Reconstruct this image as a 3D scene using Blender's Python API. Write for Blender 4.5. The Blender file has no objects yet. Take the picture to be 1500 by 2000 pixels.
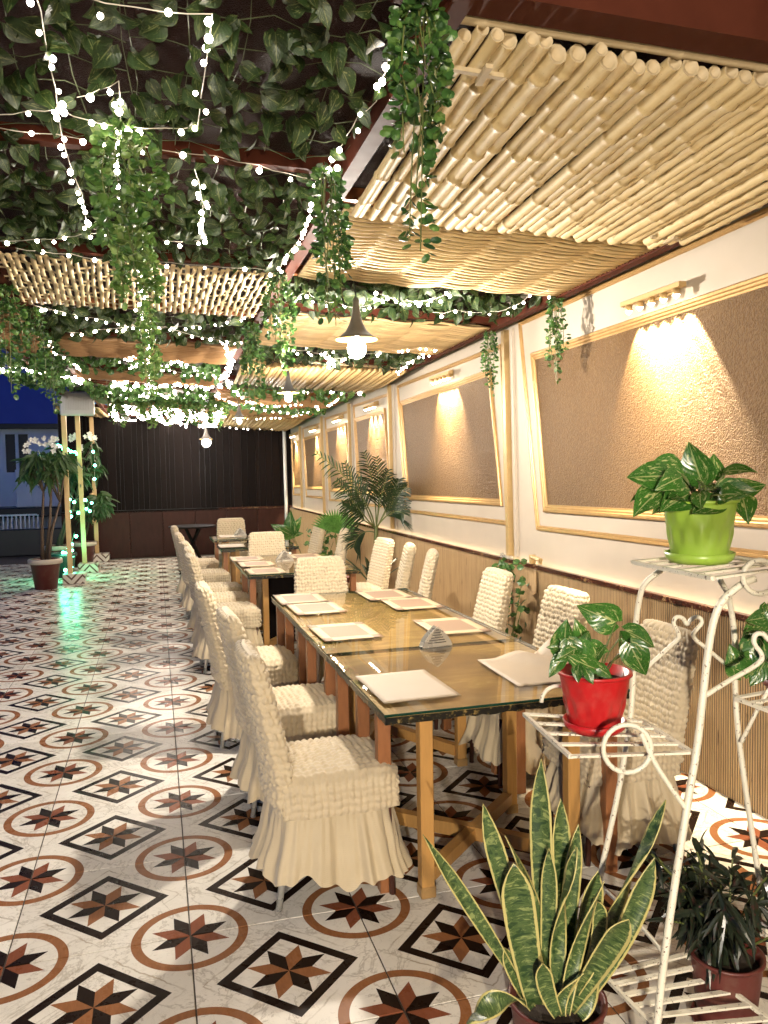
import bpy, math, random
import numpy as np
from mathutils import Vector, Matrix

# ------------------------------------------------------------------ camera, world, light, exposure
sc = bpy.context.scene
random.seed(7)
rng = np.random.default_rng(7)
PI = math.pi
CAMH, FPX, YAW, PITCH, ROLL = 1.6192, 1557.7, .2783, -.0521, -.0174
_f = Vector((math.sin(YAW)*math.cos(PITCH), math.cos(YAW)*math.cos(PITCH), math.sin(PITCH)))
_r0 = Vector((math.cos(YAW), -math.sin(YAW), 0)); _u0 = _r0.cross(_f)
_r = _r0*math.cos(ROLL)+_u0*math.sin(ROLL); _u = -_r0*math.sin(ROLL)+_u0*math.cos(ROLL)
CAM = Vector((0, 0, CAMH))
cam = bpy.data.cameras.new('camera'); camo = bpy.data.objects.new('camera', cam)
sc.collection.objects.link(camo); sc.camera = camo
m3 = Matrix((_r, _u, -_f)).transposed()
camo.matrix_world = Matrix.Translation(CAM) @ m3.to_4x4()
cam.sensor_fit = 'VERTICAL'; cam.sensor_height = 36; cam.lens = FPX/2000*36
cam.clip_start = .05; cam.clip_end = 400

w = bpy.data.worlds.new('World'); sc.world = w; w.use_nodes = True
wn = w.node_tree; wn.nodes.clear()
sky = wn.nodes.new('ShaderNodeTexSky'); sky.sky_type = 'NISHITA'; sky.sun_disc = False
sky.sun_elevation = math.radians(3.0); sky.sun_rotation = math.radians(20)
sky.ozone_density = 8.0; sky.air_density = 1.0; sky.dust_density = .1
bg = wn.nodes.new('ShaderNodeBackground'); bg.inputs['Strength'].default_value = .14
wo = wn.nodes.new('ShaderNodeOutputWorld')
wn.links.new(sky.outputs[0], bg.inputs[0]); wn.links.new(bg.outputs[0], wo.inputs[0])

sc.view_settings.view_transform = 'Standard'; sc.view_settings.look = 'None'
sc.view_settings.exposure = 0.62; sc.view_settings.gamma = 1.0; sc.view_settings.use_curve_mapping = False
cy = sc.cycles
cy.use_denoising = True; cy.max_bounces = 5; cy.diffuse_bounces = 2; cy.glossy_bounces = 2
cy.transmission_bounces = 4; cy.transparent_max_bounces = 12
cy.caustics_reflective = False; cy.caustics_refractive = False
cy.sample_clamp_indirect = 3.0; cy.use_adaptive_sampling = True; cy.adaptive_threshold = .08

PENDANT_WATTS = 170.0; PENDANT_COL = (1.0, .91, .79)
NEAR_WATTS = 195.0; NEAR_COL = (1.0, .83, .58)
PICTURE_WATTS = 17.0; PICTURE_COL = (1.0, .83, .56)
FAIRY = 28.0; FAIRY_COL = (1.0, .86, .72)
LED_STRIP = 8.0

# ------------------------------------------------------------------ measuring helpers
def ray(px, py):
    return _f + _r*((px-750)/FPX) + _u*((1000-py)/FPX)
def at(px, py, X=None, Y=None, Z=None):
    d = ray(px, py)
    t = (X-CAM.x)/d.x if X is not None else (Y-CAM.y)/d.y if Y is not None else (Z-CAM.z)/d.z
    return CAM + d*t
def dp(px, py, t):
    return CAM + ray(px, py)*t
def zc(x, y):
    return 2.8-.02*max(y, 0)*(x+1.2)/3.8
def cl(px, py, drop=0.0):
    d = ray(px, py); t = (2.8-CAMH)/d.z
    for _ in range(20):
        p = CAM+d*t; t = (zc(p.x, p.y)-drop-CAMH)/d.z
    return CAM+d*t
def inview(p, m=250):
    d = Vector(p)-CAM; z = d.dot(_f)
    if z < .1: return False
    x = 750+FPX*d.dot(_r)/z; y = 1000-FPX*d.dot(_u)/z
    return -m < x < 1500+m and -m < y < 2000+m

# ------------------------------------------------------------------ mesh helpers
class MB:
    def __init__(s): s.v = []; s.f = []; s.mi = []; s.uv = None
    def add(s, V, F, mi=0):
        o = len(s.v); s.v += [tuple(p) for p in V]
        s.f += [tuple(i+o for i in q) for q in F]; s.mi += [mi]*len(F); return s
    def box(s, x0, y0, z0, x1, y1, z1, mi=0):
        V = [(x, y, z) for z in (z0, z1) for y in (y0, y1) for x in (x0, x1)]
        return s.add(V, [(0,2,3,1),(4,5,7,6),(0,1,5,4),(2,6,7,3),(0,4,6,2),(1,3,7,5)], mi)
    def bbox(s, x0, y0, z0, x1, y1, z1, b=.004, mi=0):
        """box with chamfered edges"""
        xs, ys, zs = (x0, x1), (y0, y1), (z0, z1)
        V = []; idx = {}
        for i in (0, 1):
            for j in (0, 1):
                for k in (0, 1):
                    sx, sy, sz = (1-2*i), (1-2*j), (1-2*k)
                    for a in range(3):
                        p = [xs[i]+sx*b, ys[j]+sy*b, zs[k]+sz*b]
                        p[a] = (xs[i], ys[j], zs[k])[a]
                        idx[i, j, k, a] = len(V); V.append(p)
        F = []
        I = lambda i, j, k, a: idx[i, j, k, a]
        for i in (0, 1):
            q = [I(i,0,0,0), I(i,1,0,0), I(i,1,1,0), I(i,0,1,0)]; F.append(q if i else q[::-1])
            q = [I(0,i,0,1), I(0,i,1,1), I(1,i,1,1), I(1,i,0,1)]; F.append(q if i else q[::-1])
            q = [I(0,0,i,2), I(1,0,i,2), I(1,1,i,2), I(0,1,i,2)]; F.append(q if i else q[::-1])
        for i in (0, 1):
            for j in (0, 1):
                F.append((I(i,j,0,0), I(i,j,1,0), I(i,j,1,1), I(i,j,0,1)))
                F.append((I(i,0,j,0), I(i,1,j,0), I(i,1,j,2), I(i,0,j,2)))
                F.append((I(0,i,j,1), I(1,i,j,1), I(1,i,j,2), I(0,i,j,2)))
        for i in (0, 1):
            for j in (0, 1):
                for k in (0, 1): F.append((I(i,j,k,0), I(i,j,k,1), I(i,j,k,2)))
        return s.add(V, F, mi)
    def bar(s, p0, p1, w, h, up=(0, 0, 1), mi=0):
        """rectangular bar from p0 to p1; w sideways, h along up"""
        p0, p1 = Vector(p0), Vector(p1); d = (p1-p0).normalized(); u = Vector(up)
        sd = d.cross(u)
        if sd.length < 1e-4: sd = d.cross(Vector((1, 0, 0)))
        sd.normalize(); u = sd.cross(d)
        V = [p+sd*a*w/2+u*b*h/2 for p in (p0, p1) for a, b in ((-1,-1),(1,-1),(1,1),(-1,1))]
        return s.add(V, [(0,1,2,3),(7,6,5,4),(4,5,1,0),(5,6,2,1),(6,7,3,2),(7,4,0,3)], mi)
    def tube(s, pts, r, seg=6, mi=0, cap=True, flat=1.0):
        pts = [Vector(p) for p in pts]; n = len(pts)
        R = r if isinstance(r, (list, tuple)) else [r]*n
        V = []; up = None
        for i, p in enumerate(pts):
            t = (pts[min(i+1, n-1)]-pts[max(i-1, 0)])
            if t.length < 1e-9: t = Vector((0, 0, 1))
            t.normalize()
            if up is None:
                up = Vector((0, 0, 1)) if abs(t.z) < .9 else Vector((1, 0, 0))
            up = (up-t*up.dot(t))
            if up.length < 1e-6: up = Vector((0, 1, 0))
            up.normalize(); sd = t.cross(up)
            for k in range(seg):
                a = 2*PI*k/seg
                V.append(p+(sd*math.cos(a)+up*math.sin(a)*flat)*R[i])
        F = [((i+1)*seg+k, (i+1)*seg+(k+1) % seg, i*seg+(k+1) % seg, i*seg+k) for i in range(n-1) for k in range(seg)]
        if cap: F += [tuple(range(seg)), tuple((n-1)*seg+k for k in range(seg))[::-1]]
        return s.add(V, F, mi)
    def lathe(s, prof, seg=24, c=(0, 0, 0), mi=0, cap=True, fn=None):
        V = []; n = len(prof)
        for i, (r, z) in enumerate(prof):
            for k in range(seg):
                a = 2*PI*k/seg; rr = r if fn is None else fn(r, z, a, i)
                V.append((c[0]+rr*math.cos(a), c[1]+rr*math.sin(a), c[2]+z))
        F = [(i*seg+k, i*seg+(k+1) % seg, (i+1)*seg+(k+1) % seg, (i+1)*seg+k) for i in range(n-1) for k in range(seg)]
        if cap: F += [tuple(range(seg))[::-1], tuple((n-1)*seg+k for k in range(seg))]
        return s.add(V, F, mi)
    def grid(s, P, closeu=False, mi=0, uv=False):
        n, m = len(P), len(P[0]); V = [p for row in P for p in row]
        F = []
        for i in range(n-1 + (1 if closeu else 0)):
            for j in range(m-1):
                i2 = (i+1) % n
                F.append((i*m+j, i2*m+j, i2*m+j+1, i*m+j+1))
        if uv:
            if s.uv is None: s.uv = [(0, 0)]*len(s.v)
            s.uv += [(j/(m-1), i/(n-1)) for i in range(n) for j in range(m)]
        return s.add(V, F, mi)
    def orb(s, c, r):
        return s.lathe([(r*max(.02, math.sin(PI*k/6)), -r*math.cos(PI*k/6)) for k in range(7)], 10, c)
    def ball(s, c, r, mi=0, sz=1.0):
        t = (1+5**.5)/2
        V = [(-1,t,0),(1,t,0),(-1,-t,0),(1,-t,0),(0,-1,t),(0,1,t),(0,-1,-t),(0,1,-t),(t,0,-1),(t,0,1),(-t,0,-1),(-t,0,1)]
        k = r/math.sqrt(1+t*t)
        V = [(c[0]+x*k, c[1]+y*k, c[2]+z*k*sz) for x, y, z in V]
        F = [(0,11,5),(0,5,1),(0,1,7),(0,7,10),(0,10,11),(1,5,9),(5,11,4),(11,10,2),(10,7,6),(7,1,8),(3,9,4),(3,4,2),(3,2,6),(3,6,8),(3,8,9),(4,9,5),(2,4,11),(6,2,10),(8,6,7),(9,8,1)]
        return s.add(V, F, mi)
    def mesh(s, name, mats, smooth=False):
        me = bpy.data.meshes.new(name); me.from_pydata([tuple(p) for p in s.v], [], s.f)
        for mm in (mats if isinstance(mats, (list, tuple)) else [mats]): me.materials.append(mm)
        if any(s.mi): me.polygons.foreach_set('material_index', s.mi)
        if smooth: me.polygons.foreach_set('use_smooth', [True]*len(s.f))
        if s.uv is not None:
            uvl = me.uv_layers.new(name='UVMap')
            for lp in me.loops: uvl.data[lp.index].uv = s.uv[lp.vertex_index]
        me.update(); return me

COL = sc.collection
def link(name, me, parent=None, world=True, loc=None, rot=None, scale=None):
    o = bpy.data.objects.new(name, me); COL.objects.link(o)
    if parent is not None:
        o.parent = parent
        if world: o.matrix_parent_inverse = (Matrix.Translation(parent.location) @ parent.rotation_euler.to_matrix().to_4x4()).inverted()
    if loc is not None: o.location = loc
    if rot is not None: o.rotation_euler = rot
    if scale is not None: o.scale = scale if isinstance(scale, (tuple, list)) else (scale,)*3
    return o
def obj(name, mb, mat, parent=None, smooth=False, world=True, kind=None, label=None):
    o = link(name, mb.mesh(name, mat, smooth), parent, world)
    if kind: o['kind'] = kind
    if label: o['label'] = label
    return o
def tag(o, label, cat, group=None):
    o['label'] = label; o['category'] = cat
    if group: o['group'] = group
    return o
def thing(name, label, cat, loc=(0, 0, 0), rz=0.0, group=None):
    o = bpy.data.objects.new(name, None); COL.objects.link(o)
    o.location = loc; o.rotation_euler = (0, 0, rz); o.empty_display_size = .1
    return tag(o, label, cat, group)
def copy_tree(o, parent=None):
    c = o.copy(); COL.objects.link(c); c.parent = parent
    for ch in list(o.children): copy_tree(ch, c)
    return c

# ------------------------------------------------------------------ material helpers
class G:
    def __init__(s, name):
        s.m = bpy.data.materials.new(name); s.m.use_nodes = True
        s.t = s.m.node_tree; s.t.nodes.clear()
        s.out = s.t.nodes.new('ShaderNodeOutputMaterial')
        s.b = s.t.nodes.new('ShaderNodeBsdfPrincipled'); s.t.links.new(s.b.outputs[0], s.out.inputs[0])
    def n(s, ty, **kw):
        x = s.t.nodes.new(ty)
        for k, v in kw.items(): setattr(x, k, v)
        return x
    def put(s, sock, v):
        if isinstance(v, bpy.types.NodeSocket): s.t.links.new(v, sock)
        elif isinstance(v, (tuple, list)) and len(v) == 3 and sock.type == 'RGBA': sock.default_value = (*v, 1)
        else: sock.default_value = v
    def math(s, op, a, b=None, c=None, clamp=False):
        x = s.n('ShaderNodeMath', operation=op, use_clamp=clamp); s.put(x.inputs[0], a)
        if b is not None: s.put(x.inputs[1], b)
        if c is not None: s.put(x.inputs[2], c)
        return x.outputs[0]
    def mix(s, f, a, b, mode='MIX'):
        x = s.n('ShaderNodeMix', data_type='RGBA', blend_type=mode)
        s.put(x.inputs[0], f); s.put(x.inputs[6], a); s.put(x.inputs[7], b); return x.outputs[2]
    def coord(s, which='Object'): return s.n('ShaderNodeTexCoord').outputs[which]
    def pos(s): return s.n('ShaderNodeNewGeometry').outputs['Position']
    def scl(s, v, k):
        x = s.n('ShaderNodeVectorMath', operation='MULTIPLY'); s.put(x.inputs[0], v); x.inputs[1].default_value = k; return x.outputs[0]
    def noise(s, v, scale=5, detail=3, rough=.5, dist=0):
        x = s.n('ShaderNodeTexNoise'); s.put(x.inputs['Vector'], v); x.inputs['Scale'].default_value = scale
        x.inputs['Detail'].default_value = detail; x.inputs['Roughness'].default_value = rough; x.inputs['Distortion'].default_value = dist
        return x.outputs['Fac']
    def ramp(s, f, stops):
        x = s.n('ShaderNodeValToRGB'); s.put(x.inputs[0], f); e = x.color_ramp.elements
        while len(e) < len(stops): e.new(.5)
        for i, (p, c) in enumerate(stops):
            e[i].position = p; e[i].color = (*c, 1) if len(c) == 3 else c
        return x.outputs[0]
    def step(s, f, a, b):
        x = s.n('ShaderNodeMapRange'); s.put(x.inputs[0], f); x.inputs[1].default_value = a; x.inputs[2].default_value = b; return x.outputs[0]
    def xyz(s, v):
        x = s.n('ShaderNodeSeparateXYZ'); s.put(x.inputs[0], v); return x.outputs
    def bump(s, h, strength=.3, dist=.01):
        x = s.n('ShaderNodeBump'); x.inputs['Strength'].default_value = strength; x.inputs['Distance'].default_value = dist
        s.put(x.inputs['Height'], h); s.put(s.b.inputs['Normal'], x.outputs[0])
    def set(s, col=None, rough=None, metal=None, **kw):
        if col is not None: s.put(s.b.inputs['Base Color'], col)
        if rough is not None: s.put(s.b.inputs['Roughness'], rough)
        if metal is not None: s.put(s.b.inputs['Metallic'], metal)
        for k, v in kw.items(): s.put(s.b.inputs[k.replace('_', ' ')], v)
        return s.m
def dk(c, k): return tuple(x*k for x in c)
def simple(name, col, rough=.5, metal=0, var=.2, scale=8, bump=0, bscale=60, stretch=(1, 1, 1), dist=.004, rnd=.0):
    g = G(name); v = g.scl(g.coord(), stretch)
    c = g.mix(g.noise(v, scale, 4, .6), dk(col, 1-var), dk(col, 1+var))
    if rnd:
        oi = g.n('ShaderNodeObjectInfo').outputs['Random']
        c = g.mix(1.0, c, g.mix(oi, (1-rnd,)*3, (1+rnd,)*3), 'MULTIPLY')
    if bump: g.bump(g.noise(v, bscale, 3), bump, dist)
    rr = g.math('ADD', rough-.06, g.math('MULTIPLY', g.noise(v, scale*2.3, 3), .12))
    return g.set(c, rr, metal)
def dusty(name, col, rough, dust, amt=.3):
    g = G(name); v = g.coord(); n = g.noise(v, 16, 5, .7); n2 = g.noise(g.scl(v, (3, 3, .6)), 12, 4, .6)
    c = g.mix(n2, dk(col, .86), dk(col, 1.12)); c = g.mix(g.math('MULTIPLY', g.step(n, .50, .78), amt), c, dust)
    g.bump(n2, .05, .003); return g.set(c, g.math('ADD', rough, g.math('MULTIPLY', n, .3)))
def emit(name, col, strength):
    g = G(name); return g.set((.8, .8, .8), .4, Emission_Color=col, Emission_Strength=strength)

MT = {}
MT['cream'] = simple('cream_paint', (.46, .39, .31), .55, var=.13, scale=2.2, bump=.08, bscale=90)
MT['gold'] = simple('gold_paint', (.46, .28, .11), .38, .45, var=.25, scale=30, bump=.15, bscale=80)
MT['goldpost'] = simple('gold_post', (.50, .34, .15), .38, .3, var=.15, scale=12)
MT['goldwood'] = simple('gold_wood', (.47, .25, .075), .36, .0, var=.22, scale=14, stretch=(6, 6, .6), bump=.1)
MT['shadedwood'] = simple('shaded_gold_wood', (.25, .10, .038), .36, 0, var=.3, scale=14, stretch=(5, 5, 1), rnd=.2)  # gold leg wood with its shade put into the colour
MT['redsteel'] = simple('red_oxide_paint', (.065, .018, .010), .6, 0, var=.3, scale=9, bump=.06)
MT['redsteelw'] = simple('brown_wood_beam', (.30, .11, .045), .38, 0, var=.3, scale=9, stretch=(2, 2, 2), bump=.1)
MT['darkwood'] = simple('dark_wood', (.007, .0045, .004), .6, 0, var=.4, scale=12, stretch=(6, 6, .5), bump=.25, bscale=30, rnd=.35)
def bamboo_material(name, ca, cb, stain):
    g = G(name); v = g.coord(); st = g.noise(g.scl(v, (60, 3.0, 60)), 1.6, 4, .65); pa = g.noise(v, 9, 4, .6)
    c = g.mix(st, ca, cb); c = g.mix(g.math('MULTIPLY', g.step(pa, .52, .74), .55), c, stain)
    c = g.mix(g.step(g.noise(v, 130, 2), .70, .76), c, dk(stain, .4))
    oi = g.n('ShaderNodeObjectInfo').outputs['Random']; c = g.mix(1.0, c, g.mix(oi, (.84, .82, .78), (1.08, 1.08, 1.06)), 'MULTIPLY')
    g.bump(st, .2, .004); return g.set(c, g.math('ADD', .42, g.math('MULTIPLY', pa, .28)), Specular_IOR_Level=.16)
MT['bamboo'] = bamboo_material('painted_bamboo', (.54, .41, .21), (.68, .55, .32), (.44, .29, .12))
MT['bamboomid'] = bamboo_material('shaded_bamboo', (.34, .23, .10), (.46, .33, .16), (.24, .14, .05))  # darker bamboo copy, shade put into the colour against pendant glare
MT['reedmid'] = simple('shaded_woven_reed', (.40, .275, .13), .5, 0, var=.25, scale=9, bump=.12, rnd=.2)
MT['bambooend'] = simple('bamboo_end', (.42, .33, .20), .6, 0, var=.2, scale=30)
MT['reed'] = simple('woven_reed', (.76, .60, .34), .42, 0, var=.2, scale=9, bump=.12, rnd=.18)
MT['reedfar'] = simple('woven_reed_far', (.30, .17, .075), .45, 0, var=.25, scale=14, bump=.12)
MT['chrome'] = simple('brushed_steel', (.62, .60, .54), .28, .55, var=.05)
MT['brownmetal'] = simple('brown_metal', (.09, .035, .025), .35, .2, var=.2)
MT['black'] = simple('black_paint', (.012, .012, .013), .4, 0, var=.2)
MT['white'] = simple('white_plastic', (.72, .71, .68), .4, 0, var=.05)
MT['ironwhite'] = None
MT['stem'] = simple('plant_stem', (.10, .12, .03), .5, 0, var=.3)
MT['bark'] = simple('bark', (.10, .065, .04), .8, 0, var=.4, scale=25, bump=.5, bscale=50)
MT['soil'] = simple('soil', (.03, .02, .013), .95, 0, var=.5, scale=60, bump=.8, bscale=80)
MT['terracotta'] = dusty('red_brown_plastic', (.10, .02, .015), .32, (.17, .12, .08), .4)
MT['redpot'] = dusty('red_plastic', (.42, .010, .012), .18, (.42, .16, .12), .3)
MT['greenpot'] = dusty('lime_plastic', (.27, .42, .05), .2, (.38, .42, .16), .3)
MT['flower'] = simple('white_petal', (.8, .78, .7), .6, 0, var=.05)
MT['wire'] = simple('white_wire', (.62, .57, .48), .5)
MT['net'] = simple('green_net', (.10, .13, .06), .6)
MT['fairy'] = emit('fairy_bulb_glow', FAIRY_COL, FAIRY)
MT['greenfairy'] = emit('green_bulb_glow', (.10, 1.0, .48), 22.0)
MT['bulb'] = emit('pendant_bulb_glow', PENDANT_COL, 28.0)
MT['ledhead'] = emit('picture_light_glow', (1.0, .86, .62), 22.0)
MT['ledstrip'] = emit('led_strip_glow', (1.0, .78, .42), LED_STRIP)
def iron():
    g = G('chipped_white_iron'); v = g.coord()
    n = g.noise(v, 90, 4, .7); f = g.step(n, .60, .66)
    c = g.mix(f, g.mix(g.noise(v, 12), (.62, .57, .44), (.74, .70, .58)), (.10, .055, .03))
    g.bump(n, .25, .002); return g.set(c, .45)
MT['ironwhite'] = iron()
for k_ in ('redsteel', 'darkwood', 'redsteelw'): MT[k_].node_tree.nodes['Principled BSDF'].inputs['Specular IOR Level'].default_value = .06

# ------------------------------------------------------------------ setting: floor of patterned tiles
T = .6; TX0, TY0 = .0688, 2.8091
def tile_material():
    g = G('patterned_marble_tile'); P = g.pos(); x, y, z = g.xyz(P)
    u = g.math('FRACT', g.math('DIVIDE', g.math('SUBTRACT', x, TX0-60), T))
    v = g.math('FRACT', g.math('DIVIDE', g.math('SUBTRACT', y, TY0-60), T))
    cx = g.math('MULTIPLY', g.math('SUBTRACT', u, .5), T); cyy = g.math('MULTIPLY', g.math('SUBTRACT', v, .5), T)
    kx = g.math('MULTIPLY', g.math('SUBTRACT', g.math('FRACT', g.math('ADD', u, .5)), .5), T)
    ky = g.math('MULTIPLY', g.math('SUBTRACT', g.math('FRACT', g.math('ADD', v, .5)), .5), T)
    def length(a, b): return g.math('SQRT', g.math('ADD', g.math('MULTIPLY', a, a), g.math('MULTIPLY', b, b)))
    def star(a, b):
        r = length(a, b); an = g.math('DIVIDE', g.math('ARCTAN2', b, a), PI/4); k = g.math('FLOOR', an)
        ph = g.math('MULTIPLY', g.math('SUBTRACT', g.math('SUBTRACT', an, k), .5), PI/4)
        xl = g.math('MULTIPLY', r, g.math('COSINE', ph)); yl = g.math('ABSOLUTE', g.math('MULTIPLY', r, g.math('SINE', ph)))
        c = .0705; q = g.math('ADD', g.math('DIVIDE', g.math('ABSOLUTE', g.math('SUBTRACT', xl, c)), c), g.math('DIVIDE', yl, c*math.tan(PI/8)))
        inside = g.math('LESS_THAN', q, 1.0)
        odd = g.math('GREATER_THAN', g.math('ABSOLUTE', g.math('MODULO', k, 2.0)), .5)
        return inside, odd
    i1, o1 = star(cx, cyy); i2, o2 = star(kx, ky)
    d1 = g.math('ADD', g.math('ABSOLUTE', cx), g.math('ABSOLUTE', cyy))
    band = g.math('MULTIPLY', g.math('GREATER_THAN', d1, .184), g.math('LESS_THAN', d1, .232))
    rk = length(kx, ky)
    ring = g.math('MULTIPLY', g.math('GREATER_THAN', rk, .166), g.math('LESS_THAN', rk, .200))
    # marble
    n1 = g.noise(P, 2.6, 6, .65, 1.6); ve = g.math('ABSOLUTE', g.math('SUBTRACT', n1, .5))
    vein = g.step(ve, .018, 0.0)
    n2 = g.noise(P, 5.5, 6, .7, 2.2); ve2 = g.step(g.math('ABSOLUTE', g.math('SUBTRACT', n2, .5)), .012, 0)
    cloud = g.noise(P, 3.0, 4, .6)
    white = g.mix(g.step(cloud, .35, .75), (.80, .76, .68), (.70, .655, .575))
    white = g.mix(g.math('MULTIPLY', vein, .55, clamp=True), white, (.30, .25, .19))
    white = g.mix(g.math('MULTIPLY', ve2, .35, clamp=True), white, (.36, .31, .24))
    # edge veins that trace the printed frames
    wob = g.math('MULTIPLY', g.math('SUBTRACT', g.noise(P, 14, 4, .6), .5), .05)
    e1 = g.math('ABSOLUTE', g.math('SUBTRACT', g.math('ADD', g.math('ADD', d1, wob), 0), .272))
    white = g.mix(g.math('MULTIPLY', g.step(e1, .007, 0), g.step(g.noise(P, 6, 3), .42, .62)), white, (.36, .30, .22))
    grain = g.noise(g.scl(P, (30, 6, 1)), 3, 4, .6, .6)
    brown = g.mix(grain, (.20, .082, .034), (.35, .15, .062))
    red = g.mix(grain, (.16, .05, .026), (.28, .095, .045))
    dark = g.mix(grain, (.007, .004, .003), (.022, .011, .007))
    c = g.mix(band, white, dark); c = g.mix(ring, c, brown)
    c = g.mix(i1, c, g.mix(o1, dark, brown)); c = g.mix(i2, c, g.mix(o2, dark, red))
    oi = g.n('ShaderNodeObjectInfo').outputs['Random']
    c = g.mix(1.0, c, g.mix(oi, (.83, .82, .80), (1.05, 1.05, 1.05)), 'MULTIPLY')
    # scuffs and dirt
    sp = g.step(g.noise(P, 55, 2, .5), .70, .76); c = g.mix(g.math('MULTIPLY', sp, .35), c, (.10, .075, .05))
    ro = g.math('ADD', .16, g.math('MULTIPLY', g.noise(P, 9, 5, .7), .26))
    g.bump(g.noise(P, 12, 4, .6), .04, .004)
    return g.set(c, ro, Specular_IOR_Level=.05)
MT['tile'] = tile_material()
MT['grout'] = simple('grout', (.06, .048, .036), .8, var=.3, scale=20)
floor = obj('floor', MB().add([(-60, -30, -.004), (60, -30, -.004), (60, 90, -.004), (-60, 90, -.004)], [(0, 1, 2, 3)]), MT['grout'])
floor['kind'] = 'structure'
tb = MB().bbox(-.2976, -.2976, -.010, .2976, .2976, 0.0, .0016)
tile_me = tb.mesh('tile', MT['tile'])
far_tiles = MB(); ntile = 0
tl = []
for i in range(-16, 5):
    for j in range(-6, 24):
        c = Vector((TX0+(i+.5)*T, TY0+(j+.5)*T, 0))
        if c.x > 2.55+.3 or c.x < -5.5 or c.y > 16.3: continue
        if inview(c, 420): tl.append((c.length, c))
tl.sort(key=lambda q: q[0])
for k, (d, c) in enumerate(tl):
    if k < 290: link('tile', tile_me, floor, True, c)
    else: far_tiles.bbox(c.x-.2988, c.y-.2988, -.01, c.x+.2988, c.y+.2988, 0, .0012)
if far_tiles.v:
    o = obj('tile', far_tiles, MT['tile'], floor); o['kind'] = 'stuff'

# ------------------------------------------------------------------ long feature wall on the right
XW = 2.70
def stucco_material():
    g = G('gold_brown_stucco'); v = g.coord()
    n = g.noise(v, 58, 5, .72); n2 = g.noise(v, 20, 4, .6)
    vo = g.n('ShaderNodeTexVoronoi'); g.put(vo.inputs['Vector'], v); vo.inputs['Scale'].default_value = 110
    h = g.math('ADD', g.math('MULTIPLY', n, 1.0), g.math('MULTIPLY', vo.outputs['Distance'], .55))
    cn = g.noise(v, 1.4, 4, .6)
    c = g.mix(cn, (.10, .053, .019), (.155, .085, .031))
    c = g.mix(g.step(n, .45, .7), c, (.20, .118, .048))
    g.bump(g.math('ADD', h, g.math('MULTIPLY', n2, .6)), .85, .012)
    return g.set(c, .42, .35)
MT['stucco'] = stucco_material()
fw = thing('feature_wall', 'long cream wall with gold framed brown stucco panels above a fluted wainscot', 'wall', (XW, 8, 0))
obj('plaster', MB().box(XW, -2.5, .0, XW+.12, 16.4, 3.05), MT['cream'], fw)
def frame_quad(corners, prof, xw):
    """corners: 4 (y,z) running round; prof: list of (inset, proud) -> mitred moulding"""
    cy_ = sum(c[0] for c in corners)/4; cz_ = sum(c[1] for c in corners)/4
    V = []; n = len(prof)
    for k in range(4):
        y, z = corners[k]; sy = 1 if y < cy_ else -1; sz = 1 if z < cz_ else -1
        for ins, pr in prof: V.append((xw-pr, y+sy*ins, z+sz*ins))
    F = [(k*n+i, ((k+1) % 4)*n+i, ((k+1) % 4)*n+i+1, k*n+i+1) for k in range(4) for i in range(n-1)]
    return MB().add(V, F)
POSTS = [(5.80, 5.74), (9.02, 8.98), (11.06, 11.0), (13.0, 12.9), (15.05, 14.98)]   # (top, bottom) y on the wall
edges = [(1.9, 1.9)]+POSTS+[(16.4, 16.4)]
zw = lambda y: 2.78-.0235*(y-3)       # moulding top height measured along the wall
P_OUT = [(0, 0), (0, .012), (.006, .018), (.016, .018), (.02, .013), (.028, .013), (.034, .006), (.036, 0)]
P_IN = [(0, 0), (0, .016), (.008, .024), (.022, .024), (.027, .017), (.038, .017), (.046, .010), (.056, .010), (.058, 0)]
PANEL_LAMPS = []
for b in range(6):
    (n_t, n_b), (f_t, f_b) = edges[b], edges[b+1]
    k = 1.0 if b < 2 else .72
    if b == 0:
        A = [at(1015, 628, X=XW), at(1050, 1035, X=XW)]; I = [at(1040, 690, X=XW), at(1065, 1000, X=XW)]
        yo_t, zo_t, yo_b, zo_b = A[0].y, A[0].z, A[1].y, A[1].z
        yi_t, zi_t, yi_b, zi_b = I[0].y, I[0].z, I[1].y, I[1].z
        oc = [(2.05, 1.19), (yo_b, zo_b), (yo_t, zo_t), (2.2, 2.79)]
        ic = [(2.35, 1.33), (yi_b, zi_b), (yi_t, zi_t), (2.45, 2.485)]
    else:
        yt, yb = f_t-.24*k, f_b-.42*k; nt, nb = n_t+.12, n_b+.10*k
        t0, t1 = zw(n_t)-.10, zw(f_t)-.05
        oc = [(nb, 1.165), (yb, 1.145), (yt, t1), (nt, t0)]
        ic = [(nb+.09*k, 1.315), (yb-.12*k, 1.29), (yt-.13*k, t1-.19), (nt+.22*k, t0-.17)]
    obj('outer_moulding', frame_quad(oc, P_OUT, XW), MT['gold'], fw)
    obj('inner_moulding', frame_quad(ic, P_IN, XW), MT['gold'], fw)
    ins = [(y+(.05 if y < sum(c[0] for c in ic)/4 else -.05), z+(.05 if z < sum(c[1] for c in ic)/4 else -.05)) for y, z in ic]
    p = MB(); p.add([(XW-.007, y, z) for y, z in ins]+[(XW+.01, y, z) for y, z in ins],
                    [(3, 2, 1, 0), (0, 1, 5, 4), (1, 2, 6, 5), (2, 3, 7, 6), (3, 0, 4, 7)])
    obj('stucco_panel', p, MT['stucco'], fw)
for yt, yb in POSTS:
    m = MB(); m.bar((XW-.028, yb, .93), (XW-.028, yt, zw(yt)-.02), .05, .055, up=(1, 0, 0))
    obj('post', m, MT['goldpost'], fw)
    m = MB(); m.bar((XW-.012, yb-.075, .93), (XW-.012, yt-.075, zw(yt)-.02), .05, .02, up=(1, 0, 0))
    obj('post_backing', m, MT['cream'], fw)
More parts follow.
